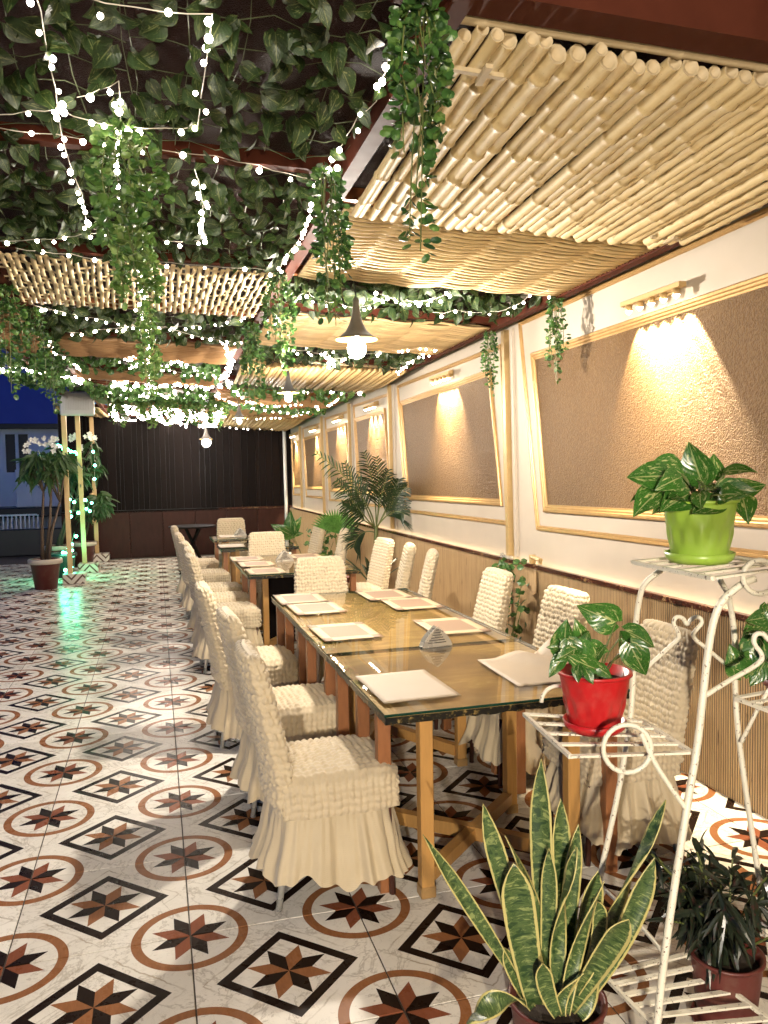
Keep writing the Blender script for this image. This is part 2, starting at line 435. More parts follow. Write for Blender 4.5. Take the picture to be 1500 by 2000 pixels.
# fluted wainscot
def flute_material():
    g = G('fluted_light_wood'); v = g.coord()
    st = g.noise(g.scl(v, (40, 40, 1.2)), 2.2, 5, .7); kn = g.noise(g.scl(v, (9, 9, 2.0)), 3, 3, .5)
    c = g.ramp(st, [(.25, (.20, .11, .05)), (.45, (.40, .265, .135)), (.75, (.50, .36, .19))])
    c = g.mix(g.step(kn, .66, .76), c, (.11, .05, .022))
    return g.set(c, .5)
MT['flute'] = flute_material()
XF = 2.632; pit = .0165
prof = [(.004, 0.), (.004, .44), (-.0022, .46), (-.0034, .58), (-.0034, .86), (-.0022, .98), (.004, 1.0)]
V = []; F = []; ys = -1.2
n = int((16.3-ys)/pit); L = len(prof)
for k in range(n):
    for dx, s_ in prof:
        V += [(XF+.004+dx, ys+(k+s_)*pit, .0), (XF+.004+dx, ys+(k+s_)*pit, .885)]
tot = n*L
F = [(2*i, 2*i+2, 2*i+3, 2*i+1) for i in range(tot-1)]
o = obj('fluted_slats', MB().add(V, F), MT['flute'], fw); o['kind'] = 'stuff'
obj('wainscot_core', MB().box(XF+.0045, -1.2, 0, XF+.022, 16.3, .884), MT['black'], fw)
g = G('dark_marble'); v = g.coord(); nn = g.noise(v, 9, 6, .7, 1.5)
MT['dmarble'] = g.set(g.ramp(nn, [(.3, (.02, .008, .006)), (.58, (.06, .018, .012)), (.62, (.30, .20, .09)), (.645, (.05, .02, .014))]), .15)
for k in range(9):
    y0 = -1.2+k*1.95
    obj('ledge_strip', MB().bbox(XF-.014, y0+.001, .886, XF+.026, min(y0+1.949, 16.3), .916, .003), MT['dmarble'], fw)
obj('led_strip', MB().box(XF+.034, -1.2, .894, XF+.042, 16.2, .900), MT['ledstrip'], fw)
# small clutter fixed at the first post: bamboo junction boxes, bracket
for (px, py, hh, ww) in ((988, 1110, .42, .14), (1040, 1135, .17, .075)):
    p = at(px, py, X=XF-.03); m = MB()
    for q in range(5):
        yy = p.y-ww/2+ww*q/4
        m.tube([(XF-.028, yy, .885), (XF-.028, yy, .885-hh+.02*math.sin(q*2))], .0125, 6)
    obj('fluted_offcut', m, MT['flute'], fw)
p = at(1040, 1098, X=XF); m = MB()
m.bbox(XF-.02, p.y-.018, .917, XF+.02, p.y+.018, .985); m.tube([(XF-.012, p.y-.02, .972), (XF-.03, p.y-.19, .966)], .016, 8)
m.box(XF-.034, p.y-.19, .935, XF-.02, p.y-.175, .965)
obj('gold_bracket', m, MT['goldpost'], fw)
m = MB(); p = at(985, 1104, X=XF)
m.box(XF-.02, p.y-.10, .917, XF+.03, p.y+.03, .935); m.box(XF-.024, p.y+.0, .935, XF+.0, p.y+.025, .95)
obj('metal_clip', m, MT['chrome'], fw)

# ------------------------------------------------------------------ dark plank wall at the far end
YB = 16.3
bw = thing('plank_wall', 'dark brown vertical plank wall closing the far end of the terrace', 'wall', (.5, YB, 0))
obj('wall_core', MB().box(-1.75, YB+.03, 0, XW+.1, YB+.12, 2.95), MT['black'], bw)
x = -1.74
while x < XW-.02:
    wd = random.choice((.07, .1, .13, .16)); x1 = min(x+wd, XW-.01)
    obj('plank', MB().bbox(x+.003, YB+.0+random.uniform(-.006, .006), .935, x1-.003, YB+.04, 2.9, .003), MT['darkwood'], bw)
    x = x1
MT['reddark'] = simple('dark_red_wood', (.028, .010, .007), .38, 0, var=.5, scale=5, stretch=(3, 3, .8), rnd=.2)
MT['reddark'].node_tree.nodes['Principled BSDF'].inputs['Specular IOR Level'].default_value = .1
x = -1.74
while x < XW-.05:
    x1 = min(x+.62, XW-.04)
    obj('lower_panel', MB().bbox(x+.002, YB-.03, .0, x1-.002, YB+.03, .895, .004), MT['reddark'], bw); x = x1
obj('rail', MB().bbox(-1.74, YB-.045, .897, 1.2, YB+.03, .925, .003), MT['darkwood'], bw)
obj('rail', MB().bbox(1.203, YB-.045, .899, XW-.03, YB+.03, .93, .003), MT['dmarble'], bw)
obj('corner_pipe', MB().tube([(XW-.14, YB-.08, 0.0), (XW-.15, YB-.08, 2.6)], .035, 10), MT['white'], bw, True)

# ------------------------------------------------------------------ ceiling deck, pergola beams
def deck_material():
    g = G('brown_glitter_deck'); v = g.coord(); n = g.noise(v, 160, 3, .7); n2 = g.noise(v, 3, 3)
    c = g.mix(n2, (.010, .003, .003), (.026, .009, .007)); g.bump(n, 1.0, .012)
    return g.set(c, .42, .0, Specular_IOR_Level=.08)
MT['deck'] = deck_material()
dk_ = MB(); N = 14
XS = [-1.3, -.1, 1.2, 2.82]
rows = []
for k in range(N+1):
    y = -3+k*(16.4+3)/N; rows.append([(x, y, zc(x, y)+.24) for x in XS])
dk_.grid(rows)
ceil = obj('ceiling', dk_, MT['deck']); ceil['kind'] = 'structure'
pg = thing('pergola', 'red brown pergola frame of long beams and cross beams carrying the ceiling', 'pergola', (0, 8, 0))
def zbeam(x, y): return zc(x, y)+.02
for X in (-.84, .76, 2.50):
    m = MB(); m.bar((X, -1.6, zc(X, 0)+.045), (X, 16.3, zc(X, 16.3)+.045), .06, .10)
    obj('long_beam', m, MT['redsteel'], pg)
m = MB(); m.bar((-1.27, 4.6, zc(-1.27, 5)+.045), (-1.27, 16.3, zc(-1.27, 16.3)+.045), .06, .10)
obj('long_beam', m, MT['redsteel'], pg)
def cross(x0, x1, y, wd=.05, h=.052, mat='redsteelw', up=.0):
    m = MB(); m.bar((x0, y, zc(x0, y)+.03+up), (x1, y, zc(x1, y)+.03+up), wd, h); obj('cross_beam', m, MT[mat], pg)
for y, mt in ((3.09, 'redsteel'), (4.52, 'redsteel'), (5.86, 'redsteelw'), (7.05, 'redsteel'), (8.10, 'redsteel'), (9.15, 'redsteel'), (9.95, 'redsteelw'), (10.8, 'redsteel'), (11.75, 'redsteelw'), (13.2, 'redsteel'), (14.6, 'redsteel'), (16.1, 'redsteel')):
    cross(-.81, .73, y, mat=mt)
for y, mt in ((3.37, 'redsteelw'), (4.62, 'redsteelw'), (5.56, 'redsteel'), (6.86, 'redsteel'), (7.72, 'redsteel'), (9.45, 'redsteel'), (10.6, 'redsteelw'), (11.6, 'redsteel'), (12.5, 'redsteelw'), (13.4, 'redsteel'), (14.9, 'redsteel'), (16.1, 'redsteelw')):
    cross(.79, 2.47, y, mat=mt)
m = MB(); m.bar((.60, 1.90, zc(.6, 2)+.06), (2.7, 1.90, zc(2.7, 2)+.06), .10, .13); obj('cross_beam', m, MT['redsteel'], pg)
for y in (5.9, 8.2, 10.5, 12.8, 14.5, 16.1): cross(-1.24, -.87, y, mat='redsteel')

# ------------------------------------------------------------------ bamboo screens
def bamboo_pole(p0, p1, r, half=False):
    """pole with swollen nodes from p0 to p1"""
    p0, p1 = Vector(p0), Vector(p1); L = (p1-p0).length; pts = []; rr = []
    t = 0.0; nx = random.uniform(.08, .3); side = Vector((random.uniform(-1, 1), 0, random.uniform(-.5, .5)))*.011
    ts = [(0, 1.0), (.004/L, 1.0)]
    k = nx
    while k < L-.04:
        for d, s_ in ((-.028, .985), (-.009, 1.06), (0, 1.22), (.007, 1.07), (.03, .965)): ts.append(((k+d)/L, s_))
        k += random.uniform(.18, .32)
    ts.append((1.0, .97)); ts.sort()
    tp = random.uniform(-.14, .14)
    for t, s_ in ts:
        pts.append(p0.lerp(p1, t)+side*math.sin(t*PI)); rr.append(r*s_*(1+tp*(t-.5)))
    m = MB(); m.tube(pts, rr, 10, cap=False)
    # hollow cut ends
    d = (p1-p0).normalized()
    for e, s_ in ((p0, -1), (p1, 1)):
        up = Vector((0, 0, 1)); up = (up-d*up.dot(d)).normalized(); sd = d.cross(up)
        q = e
        o_ = [q+(sd*math.cos(2*PI*k/10)+up*math.sin(2*PI*k/10))*rr[0 if s_ < 0 else -1] for k in range(10)]
        i_ = [q+(a-q)*.72 for a in o_]; z_ = [q-d*s_*.05+(a-q)*.7 for a in o_]
        F = [(k, (k+1) % 10, 10+(k+1) % 10, 10+k) for k in range(10)]+[(10+k, 10+(k+1) % 10, 20+(k+1) % 10, 20+k) for k in range(10)]+[tuple(range(20, 30))]
        m.add(o_+i_+z_, F, 1)
    return m
bs = thing('bamboo_screen', 'cream painted bamboo pole ceiling panel, the big one nearest the camera', 'bamboo screen', (1.6, 2.7, 2.7))
x = .80
while x < 2.46:
    r = random.uniform(.0175, .0305); x += r
    yn = 2.0+random.uniform(-.035, .03); yf = 3.38+random.uniform(-.03, .03); z0 = random.uniform(-.012, .008)
    sx = random.uniform(-.012, .012)
    obj('bamboo_pole', bamboo_pole((x, yn, zc(x, yn)-.02+z0), (x+.035+sx, yf, zc(x, yf)-.045+z0), r), [MT['bamboo'], MT['bambooend']], bs, True)
    x += r+random.choice((-.001, .0, .001, .002, .003, .009))
m = bamboo_pole((.74, 1.985, zc(.7, 2)+.012), (2.6, 1.985, zc(2.6, 2)+.005), .021)
obj('tie_pole', m, [MT['bambooend'], MT['bambooend']], bs, True)
for x, y in ((.90, 2.10), (2.33, 3.26)):
    m = MB(); z = zc(x, y)-.062
    m.bar((x-.09, y, z), (x+.07, y+.01, z), .018, .012); m.bar((x, y-.06, z-.012), (x+.01, y+.04, z-.012), .02, .012)
    obj('clamp', m, MT['bambooend'], bs)
def far_screen(y0, y1, x0, x1, label, r0=.022):
    b = thing('bamboo_screen', label, 'bamboo screen', ((x0+x1)/2, y0, 2.6))
    x = x0
    while x < x1:
        r = random.uniform(.8, 1.2)*r0; x += r
        m = MB(); z0 = random.uniform(-.01, .01)
        m.tube([(x, y0+random.uniform(-.02, .02), zc(x, y0)-.03+z0), (x+.03, (y0+y1)/2, zc(x, (y0+y1)/2)-.05+z0), (x+.07, y1, zc(x, y1)-.04+z0)], [r, r*1.12, r*.95], 7)
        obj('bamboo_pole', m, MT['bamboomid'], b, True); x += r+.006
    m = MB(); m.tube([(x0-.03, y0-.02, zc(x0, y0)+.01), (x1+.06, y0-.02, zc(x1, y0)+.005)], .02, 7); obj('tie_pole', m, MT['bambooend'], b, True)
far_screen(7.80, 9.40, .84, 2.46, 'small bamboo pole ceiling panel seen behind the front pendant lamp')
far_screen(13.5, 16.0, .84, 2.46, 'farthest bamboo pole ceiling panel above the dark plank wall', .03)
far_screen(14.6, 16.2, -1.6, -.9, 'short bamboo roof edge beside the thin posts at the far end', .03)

# ------------------------------------------------------------------ woven reed mats
def reed_mat(y0, y1, x0, x1, n, label, mat, wave=.013, nw=6, r=.0105, parts=True, sag=.03):
    t = thing('woven_reed_mat', label, 'reed mat', ((x0+x1)/2, (y0+y1)/2, 2.65))
    joined = MB()
    for k in range(n):
        y = y0+(k+.5)*(y1-y0)/n; ph = (k % 2)*PI; pts = []; jy = random.uniform(-.004, .004)
        S = nw*4
        for s_ in range(S+1):
            u = s_/S; x = x0+random.uniform(-.0, .0)+u*(x1-x0)
            z = zc(x, y)-.012+wave*math.sin(u*nw*PI+ph)-sag*math.sin(PI*(k+.5)/n)*.6
            pts.append((x, y+jy+.0035*math.sin(u*9+k)+.005*math.sin(u*nw*PI+ph), z))
        m = joined if not parts else MB()
        m.tube(pts, [r*random.uniform(.8, 1.15) for _ in pts], 5)
        if parts: obj('reed', m, MT[mat], t, True)
    if not parts:
        o = obj('reeds', joined, MT[mat], t, True); o['kind'] = 'stuff'
    for s_ in range(1, nw):
        x = x0+(x1-x0)*s_/nw
        m = MB(); m.bar((x, y0, zc(x, y0)-.01), (x, y1, zc(x, y1)-.01), .02, .008); obj('warp_slat', m, MT[mat], t)
    return t
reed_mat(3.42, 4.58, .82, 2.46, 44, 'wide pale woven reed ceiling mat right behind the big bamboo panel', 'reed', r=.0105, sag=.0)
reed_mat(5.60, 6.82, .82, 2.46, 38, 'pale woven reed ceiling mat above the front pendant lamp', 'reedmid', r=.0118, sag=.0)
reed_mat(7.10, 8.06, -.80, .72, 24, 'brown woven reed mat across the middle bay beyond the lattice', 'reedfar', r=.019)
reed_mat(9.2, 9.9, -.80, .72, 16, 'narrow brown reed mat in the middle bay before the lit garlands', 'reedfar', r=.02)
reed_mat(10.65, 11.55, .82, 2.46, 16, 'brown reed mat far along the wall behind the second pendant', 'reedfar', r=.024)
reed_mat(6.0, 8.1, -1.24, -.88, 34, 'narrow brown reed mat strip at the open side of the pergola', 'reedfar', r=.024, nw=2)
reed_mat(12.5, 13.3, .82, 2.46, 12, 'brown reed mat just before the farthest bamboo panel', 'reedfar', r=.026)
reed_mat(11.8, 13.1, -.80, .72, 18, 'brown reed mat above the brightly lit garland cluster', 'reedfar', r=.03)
# open lattice of flat cane strips in the middle bay
lt = thing('cane_lattice', 'open lattice of flat cane strips in the middle ceiling bay', 'cane lattice', (0, 5.2, 2.75))
ys_ = [4.62+k*.155 for k in range(8)]
for k, y in enumerate(ys_):
    pts = [(x, y, zc(x, y)-.004+.008*math.sin(x*30+k*PI)) for x in np.linspace(-.80, .72, 50)]
    m = MB(); m.tube(pts, .022, 4, flat=.22); obj('cane_strip', m, MT['reed'], lt)
for k in range(40):
    x = -.77+k*.0375; y0 = 4.56; pts = []; ln = -.06 if x < -.1 else .0
    for s_ in range(17):
        u = s_/16; y = y0+u*1.25
        xx = x+ln*(u-.5)+.004*math.sin(u*2.2*PI+k*1.7)+random.uniform(-.0015, .0015)
        pts.append((xx, y, zc(x, y)-.012+.010*math.cos(PI*(y-4.62)/.155+k*PI)))
    m = MB(); m.tube(pts, [.0135*random.uniform(.8, 1.15)]*17, 5, flat=.35); obj('cane_strip', m, MT['reed'], lt, True)

# ------------------------------------------------------------------ glass topped tables
def glass_material():
    g = G('clear_table_glass'); g.t.nodes.remove(g.b)
    tr = g.n('ShaderNodeBsdfTransparent'); tr.inputs[0].default_value = (.97, .97, .95, 1)
    gl = g.n('ShaderNodeBsdfGlossy'); gl.inputs['Roughness'].default_value = .015
    ge = g.n('ShaderNodeNewGeometry'); dt = g.n('ShaderNodeVectorMath', operation='DOT_PRODUCT')
    g.t.links.new(ge.outputs['Normal'], dt.inputs[0]); g.t.links.new(ge.outputs['Incoming'], dt.inputs[1])
    cs = g.math('SUBTRACT', 1.0, g.math('ABSOLUTE', dt.outputs['Value'])); fr_ = g.math('ADD', .11, g.math('MULTIPLY', g.math('POWER', cs, 4.0), .89))
    mx = g.n('ShaderNodeMixShader'); g.t.links.new(fr_, mx.inputs[0])
    g.t.links.new(tr.outputs[0], mx.inputs[1]); g.t.links.new(gl.outputs[0], mx.inputs[2]); g.t.links.new(mx.outputs[0], g.out.inputs[0])
    return g.m
MT['glass'] = glass_material()
MT['glassedge'] = simple('green_glass_edge', (.012, .045, .03), .1, 0, var=.2)
def gold_marble():
    g = G('gold_marble_print'); v = g.coord(); n = g.noise(g.scl(v, (1, 2.6, 1)), 2.2, 7, .72, 2.4); n2 = g.noise(v, 1.3, 4, .6, 1)
    c = g.ramp(n, [(.28, (.25, .145, .042)), (.46, (.47, .29, .082)), (.58, (.60, .39, .115)), (.66, (.74, .57, .25)), (.72, (.50, .31, .09))])
    c = g.mix(g.step(n2, .45, .7), c, (.26, .15, .048))
    g.bump(g.noise(v, 40, 4), .08, .003)
    return g.set(c, .28, .12)
MT['gmarble'] = gold_marble()
def trim_material():
    g = G('black_gold_trim'); v = g.coord(); n = g.noise(g.scl(v, (1, 1, 1)), 38, 4, .7)
    c = g.ramp(n, [(.42, (.012, .012, .01)), (.55, (.02, .018, .012)), (.66, (.30, .20, .06)), (.74, (.5, .4, .22))])
    g.bump(n, .5, .006); return g.set(c, .3, .3)
MT['trim'] = trim_material()
ZT = .752
def table(x0, x1, y0, y1, label, detail=True, extra=()):
    cx, cyy = (x0+x1)/2, (y0+y1)/2
    t = thing('dining_table', label, 'table', (cx, cyy, 0), 0, 'glass topped dining tables')
    g = MB(); g.bbox(x0, y0, ZT-.010, x1, y1, ZT, .0015)
    g.f = [f for f in g.f if not all(abs(g.v[i][2]-(ZT-.010)) < 1e-5 for i in f)]; g.mi = [0]*len(g.f)
    g.mi = [0 if abs(sum(g.v[i][2] for i in f)/len(f)-ZT) < 1e-4 or abs(sum(g.v[i][2] for i in f)/len(f)-ZT+.01) < 1e-4 else 1 for f in g.f]
    obj('glass_top', g, [MT['glass'], MT['glassedge']], t)
    obj('table_board', MB().bbox(x0+.012, y0+.012, ZT-.036, x1-.012, y1-.012, ZT-.0125, .003), MT['gmarble'], t)
    m = MB(); random.seed(int(y0*100))
    for (ax, ay, bx, by) in ((x0+.004, y0+.004, x1-.004, y0+.004), (x0+.004, y1-.004, x1-.004, y1-.004), (x0+.004, y0+.004, x0+.004, y1-.004), (x1-.004, y0+.004, x1-.004, y1-.004)):
        nn = 40
        V = []; F = []
        dx, dy = (0, .012) if ay == by else (.012, 0)
        sgn = 1 if (ay == y0+.004 and ay == by) or (ax == x0+.004 and ax == bx) else -1
        for k in range(nn+1):
            u = k/nn; x, y = ax+(bx-ax)*u, ay+(by-ay)*u; lo = ZT-.034-random.uniform(.0, .007)
            V += [(x, y, ZT-.0125), (x, y, lo), (x+dx*sgn, y+dy*sgn, lo), (x+dx*sgn, y+dy*sgn, ZT-.0125)]
        for k in range(nn):
            for e in range(3): F.append((4*k+e, 4*k+4+e, 4*k+5+e, 4*k+1+e))
        m.add(V, F)
    obj('edge_trim', m, MT['trim'], t)
    zl = ZT-.037
    ix, iy = .19, .125
    lx = (x0+ix, x1-ix); ly = (y0+iy, y0+iy+.58) if y1-y0 < 1.3 else (y0+.33, y1-.33)
    for a in lx:
        for b in ly:
            m = MB(); m.bbox(a-.026, b-.026, .0, a+.026, b+.026, zl, .003); obj('leg', m, MT['goldwood'], t)
            m = MB(); m.bbox(a-.030, b-.030, .0, a+.030, b+.030, .045, .004); obj('foot', m, MT['gold'], t)
    for q, ((ax, ay), (bx, by)) in enumerate((((lx[0], ly[0]), (lx[1], ly[1])), ((lx[0], ly[1]), (lx[1], ly[0])))):
        d = Vector((bx-ax, by-ay, 0)).normalized()*.03
        m = MB(); m.bar((ax+d.x, ay+d.y, .075+q*.002), (bx-d.x, by-d.y, .075+q*.002), .045, .05+q*.006); obj('floor_stretcher', m, MT['goldwood'], t)
    for (a, b) in extra:
        m = MB(); m.bbox(a-.026, b-.024, .0, a+.026, b+.024, zl, .003); obj('leg', m, MT['shadedwood'], t)
    return t
TXL, TXR = .755, 1.752
table(TXL, TXR, 2.683, 3.688, 'square gold marble table under glass, nearest the camera', True, [(TXL+.05, 2.89), (TXL+.05, 3.2), (TXL+.05, 3.58), (TXR-.05, 2.76), (TXR-.05, 3.58)])
table(TXL, TXR, 3.690, 5.568, 'long gold marble table under glass joined behind the square one', True, [(TXL+.05, y) for y in (3.85, 4.35, 4.62, 5.1, 5.48)]+[(TXR-.05, y) for y in (3.85, 4.62, 5.48)])
table(.725, 1.715, 6.78, 8.36, 'middle glass topped table with six checked placemats beyond the empty end chair', True, [(.775, 6.86), (.775, 7.5), (1.66, 6.86)])
table(.70, 1.60, 9.25, 10.0, 'small dark topped table behind the middle table', True, [(.75, 9.33), (1.55, 9.33)])
table(.70, 1.60, 10.62, 11.35, 'farthest glass topped table below the dark plank wall', True, [(.75, 10.7), (1.55, 10.7)])
m = MB(); m.box(.95, 7.4, .05, 1.5, 7.45, .70); pn = obj('table_panel', m, MT['darkwood'])
tag(pn, 'dark wooden board standing under the middle glass table', 'board')
for o in list(bpy.data.objects):
    if o.name.startswith('dining_table') and abs(o.location.y-7.57) < .1: pn.parent = o; pn.matrix_parent_inverse = Matrix.Translation(-o.location); del pn['category']; del pn['label']

# placemats
def mat_material(name, plain):
    g = G(name); v = g.coord('UV'); x, y, z = g.xyz(v)
    if plain:
        c = g.mix(g.noise(g.coord(), 5, 3), (.42, .335, .235), (.50, .40, .285))
    else:
        ex = g.math('GREATER_THAN', g.math('ABSOLUTE', g.math('SUBTRACT', x, .5)), .34)
        ey = g.math('GREATER_THAN', g.math('ABSOLUTE', g.math('SUBTRACT', y, .5)), .33)
        s_ = g.math('ADD', ex, ey)
        f = g.math('COMPARE', s_, 1.0, .2)
        c = g.mix(f, (.27, .175, .11), (.50, .385, .23))
    w1 = g.math('SINE', g.math('MULTIPLY', x, 700)); w2 = g.math('SINE', g.math('MULTIPLY', y, 500))
    g.bump(g.math('MULTIPLY', w1, w2), .25, .001)
    return g.set(c, .6)
MT['mat1'] = mat_material('checked_placemat', False); MT['mat2'] = mat_material('plain_placemat', True)
def placemat(cx, cyy, label, plain=False, rz=0.0, sx=.315, sy=.44, curl=0.0, z=ZT):
    P = []
    for i in range(13):
        row = []
        for j in range(13):
            u, v = j/12-.5, i/12-.5
            row.append((u*sx, v*sy, .0016+curl*max(0, u*.9+v-.25)*.25*abs(math.sin(3+u*5+v*4)) + curl*.02*max(0, v-.2)))
        P.append(row)
    m = MB(); m.grid(P, uv=True)
    o = link('placemat', m.mesh('placemat', MT['mat2' if plain else 'mat1'], True), None, True, (cx, cyy, z+.0006), (0, 0, rz))
    md = o.modifiers.new('thick', 'SOLIDIFY'); md.thickness = .0008; md.offset = 1
    tag(o, label, 'placemat', 'placemats on the tables'); return o
def c2(px, py): p = at(px, py, Z=ZT); return p.x, p.y
placemat(*c2(792, 1339), 'plain beige placemat at the camera end of the square table', True, .02, .31, .42)
placemat(*c2(1046, 1308), 'plain beige placemat with lifted edges behind the red pot', True, -.03, .36, .46, curl=.45)
placemat(*c2(672, 1233), 'checked placemat on the long table, left side close to the joint', rz=.02)
placemat(*c2(880, 1222), 'checked placemat on the long table opposite, wall side close to the joint', rz=-.03)
placemat(*c2(616, 1187), 'checked placemat at the far left corner of the long table, nearer of two', rz=.02)
placemat(*c2(586, 1169), 'checked placemat at the far left corner of the long table, farther of two')
placemat(*c2(803, 1178), 'checked placemat at the far wall side corner of the long table, nearer of two', rz=-.02)
placemat(*c2(750, 1161), 'checked placemat at the far wall side corner of the long table, farther of two')
for i, (a, b) in enumerate(((518, 1115), (500, 1101), (482, 1091), (638, 1106), (618, 1095), (596, 1086))):
    placemat(*c2(a, b), ('checked placemat on the middle table, left side, %s' if i < 3 else 'checked placemat on the middle table, wall side, %s') % ('nearest of three', 'second of three', 'farthest of three')[i % 3])
for px, py, lb in ((452, 1066, 'beige placemat on the small dark topped table'), (450, 1047, 'beige placemat on the farthest table, left end'), (515, 1045, 'beige placemat on the farthest table, right end')):
    x, y = c2(px, py); placemat(x, y, lb, True, 0, .3, .4)

# napkin holders
def napkin_holder(x, y, rz, label, s=1.0):
    t = thing('napkin_holder', label, 'napkin holder', (x, y, ZT), rz, 'napkin holders')
    def outline(k=1.0):
        pts = []
        for q in range(9): u = q/8; pts.append((-.072*k*(1-u)*(1+.35*u), .085*k*u**.8))
        return pts+[(-a, b) for a, b in pts[-2::-1]]
    for sgn in (-1, 1):
        ol = outline(); n = len(ol); V = [(a*s, sgn*.018*s+d, b*s+.006) for d in (-.0015, .0015) for a, b in ol]
        F = [tuple(range(n)), tuple(range(2*n-1, n-1, -1))]+[(k, n+k, n+(k+1) % n, (k+1) % n) for k in range(n)]
        pl = link('side_plate', MB().add(V, F).mesh('side_plate', MT['chrome']), t, False)
        m = MB()
        for q in range(6):
            wd = .046-.0075*q; zz = .018+q*.011
            m.box(-wd*s, sgn*.018*s-.0022, zz*s, wd*s*.9, sgn*.018*s+.0022, (zz+.0038)*s)
        link('slot', m.mesh('slot', MT['black']), pl, False)
    link('base', MB().bbox(-.072*s, -.02*s, .0005, .072*s, .02*s, .006, .001).mesh('base', MT['chrome']), t, False)
    return t
x, y = c2(851, 1262); napkin_holder(x, y, .12, 'steel napkin holder with slotted sides on the nearest tables, beside the joint', 1.12)
x, y = c2(556, 1096); napkin_holder(x, y, .1, 'steel napkin holder standing on the middle table', 1.2)
x, y = c2(469, 1046); napkin_holder(x, y, .1, 'steel napkin holder standing on the farthest table', 1.2)

# ------------------------------------------------------------------ chairs with ruched covers
def fabric():
    g = G('cream_ruched_fabric'); v = g.coord(); n = g.noise(v, 14, 4, .6)
    c = g.mix(n, (.48, .385, .25), (.60, .505, .35))
    oi = g.n('ShaderNodeObjectInfo').outputs['Random']; c = g.mix(1.0, c, g.mix(oi, (.86, .85, .82), (1.08, 1.07, 1.05)), 'MULTIPLY')
    g.bump(g.noise(g.scl(v, (1, 1, 1)), 160, 3, .6), .25, .003)
    return g.set(c, .75, Sheen_Weight=.25, Sheen_Roughness=.5)
MT['fabric'] = fabric()
def skirt_fabric():
    g = G('cream_skirt_fabric'); v = g.coord(); n = g.noise(v, 8, 4, .6)
    c = g.mix(n, (.45, .36, .225), (.57, .47, .31))
    w_ = g.math('SINE', g.math('MULTIPLY', g.xyz(v)[2], 900)); g.bump(g.math('ADD', g.math('MULTIPLY', w_, .2), g.noise(g.scl(v, (60, 60, 6)), 2, 3)), .2, .004)
    return g.set(c, .72, Sheen_Weight=.2)
MT['skirt'] = skirt_fabric()
def puff(a, b): return (.30+.70*abs(math.sin(PI*a))**.5)*(abs(math.sin(PI*b))**.36)
def rrect(a, hw, ht, e=4.0):
    """superellipse point and outward normal, angle a"""
    c, s_ = math.cos(a), math.sin(a)
    r = (abs(c)**e+abs(s_)**e)**(-1/e)
    n = Vector((abs(c*r)**(e-1)*math.copysign(1, c)/hw, abs(s_*r)**(e-1)*math.copysign(1, s_)/ht)).normalized()
    return r*c*hw, r*s_*ht, n
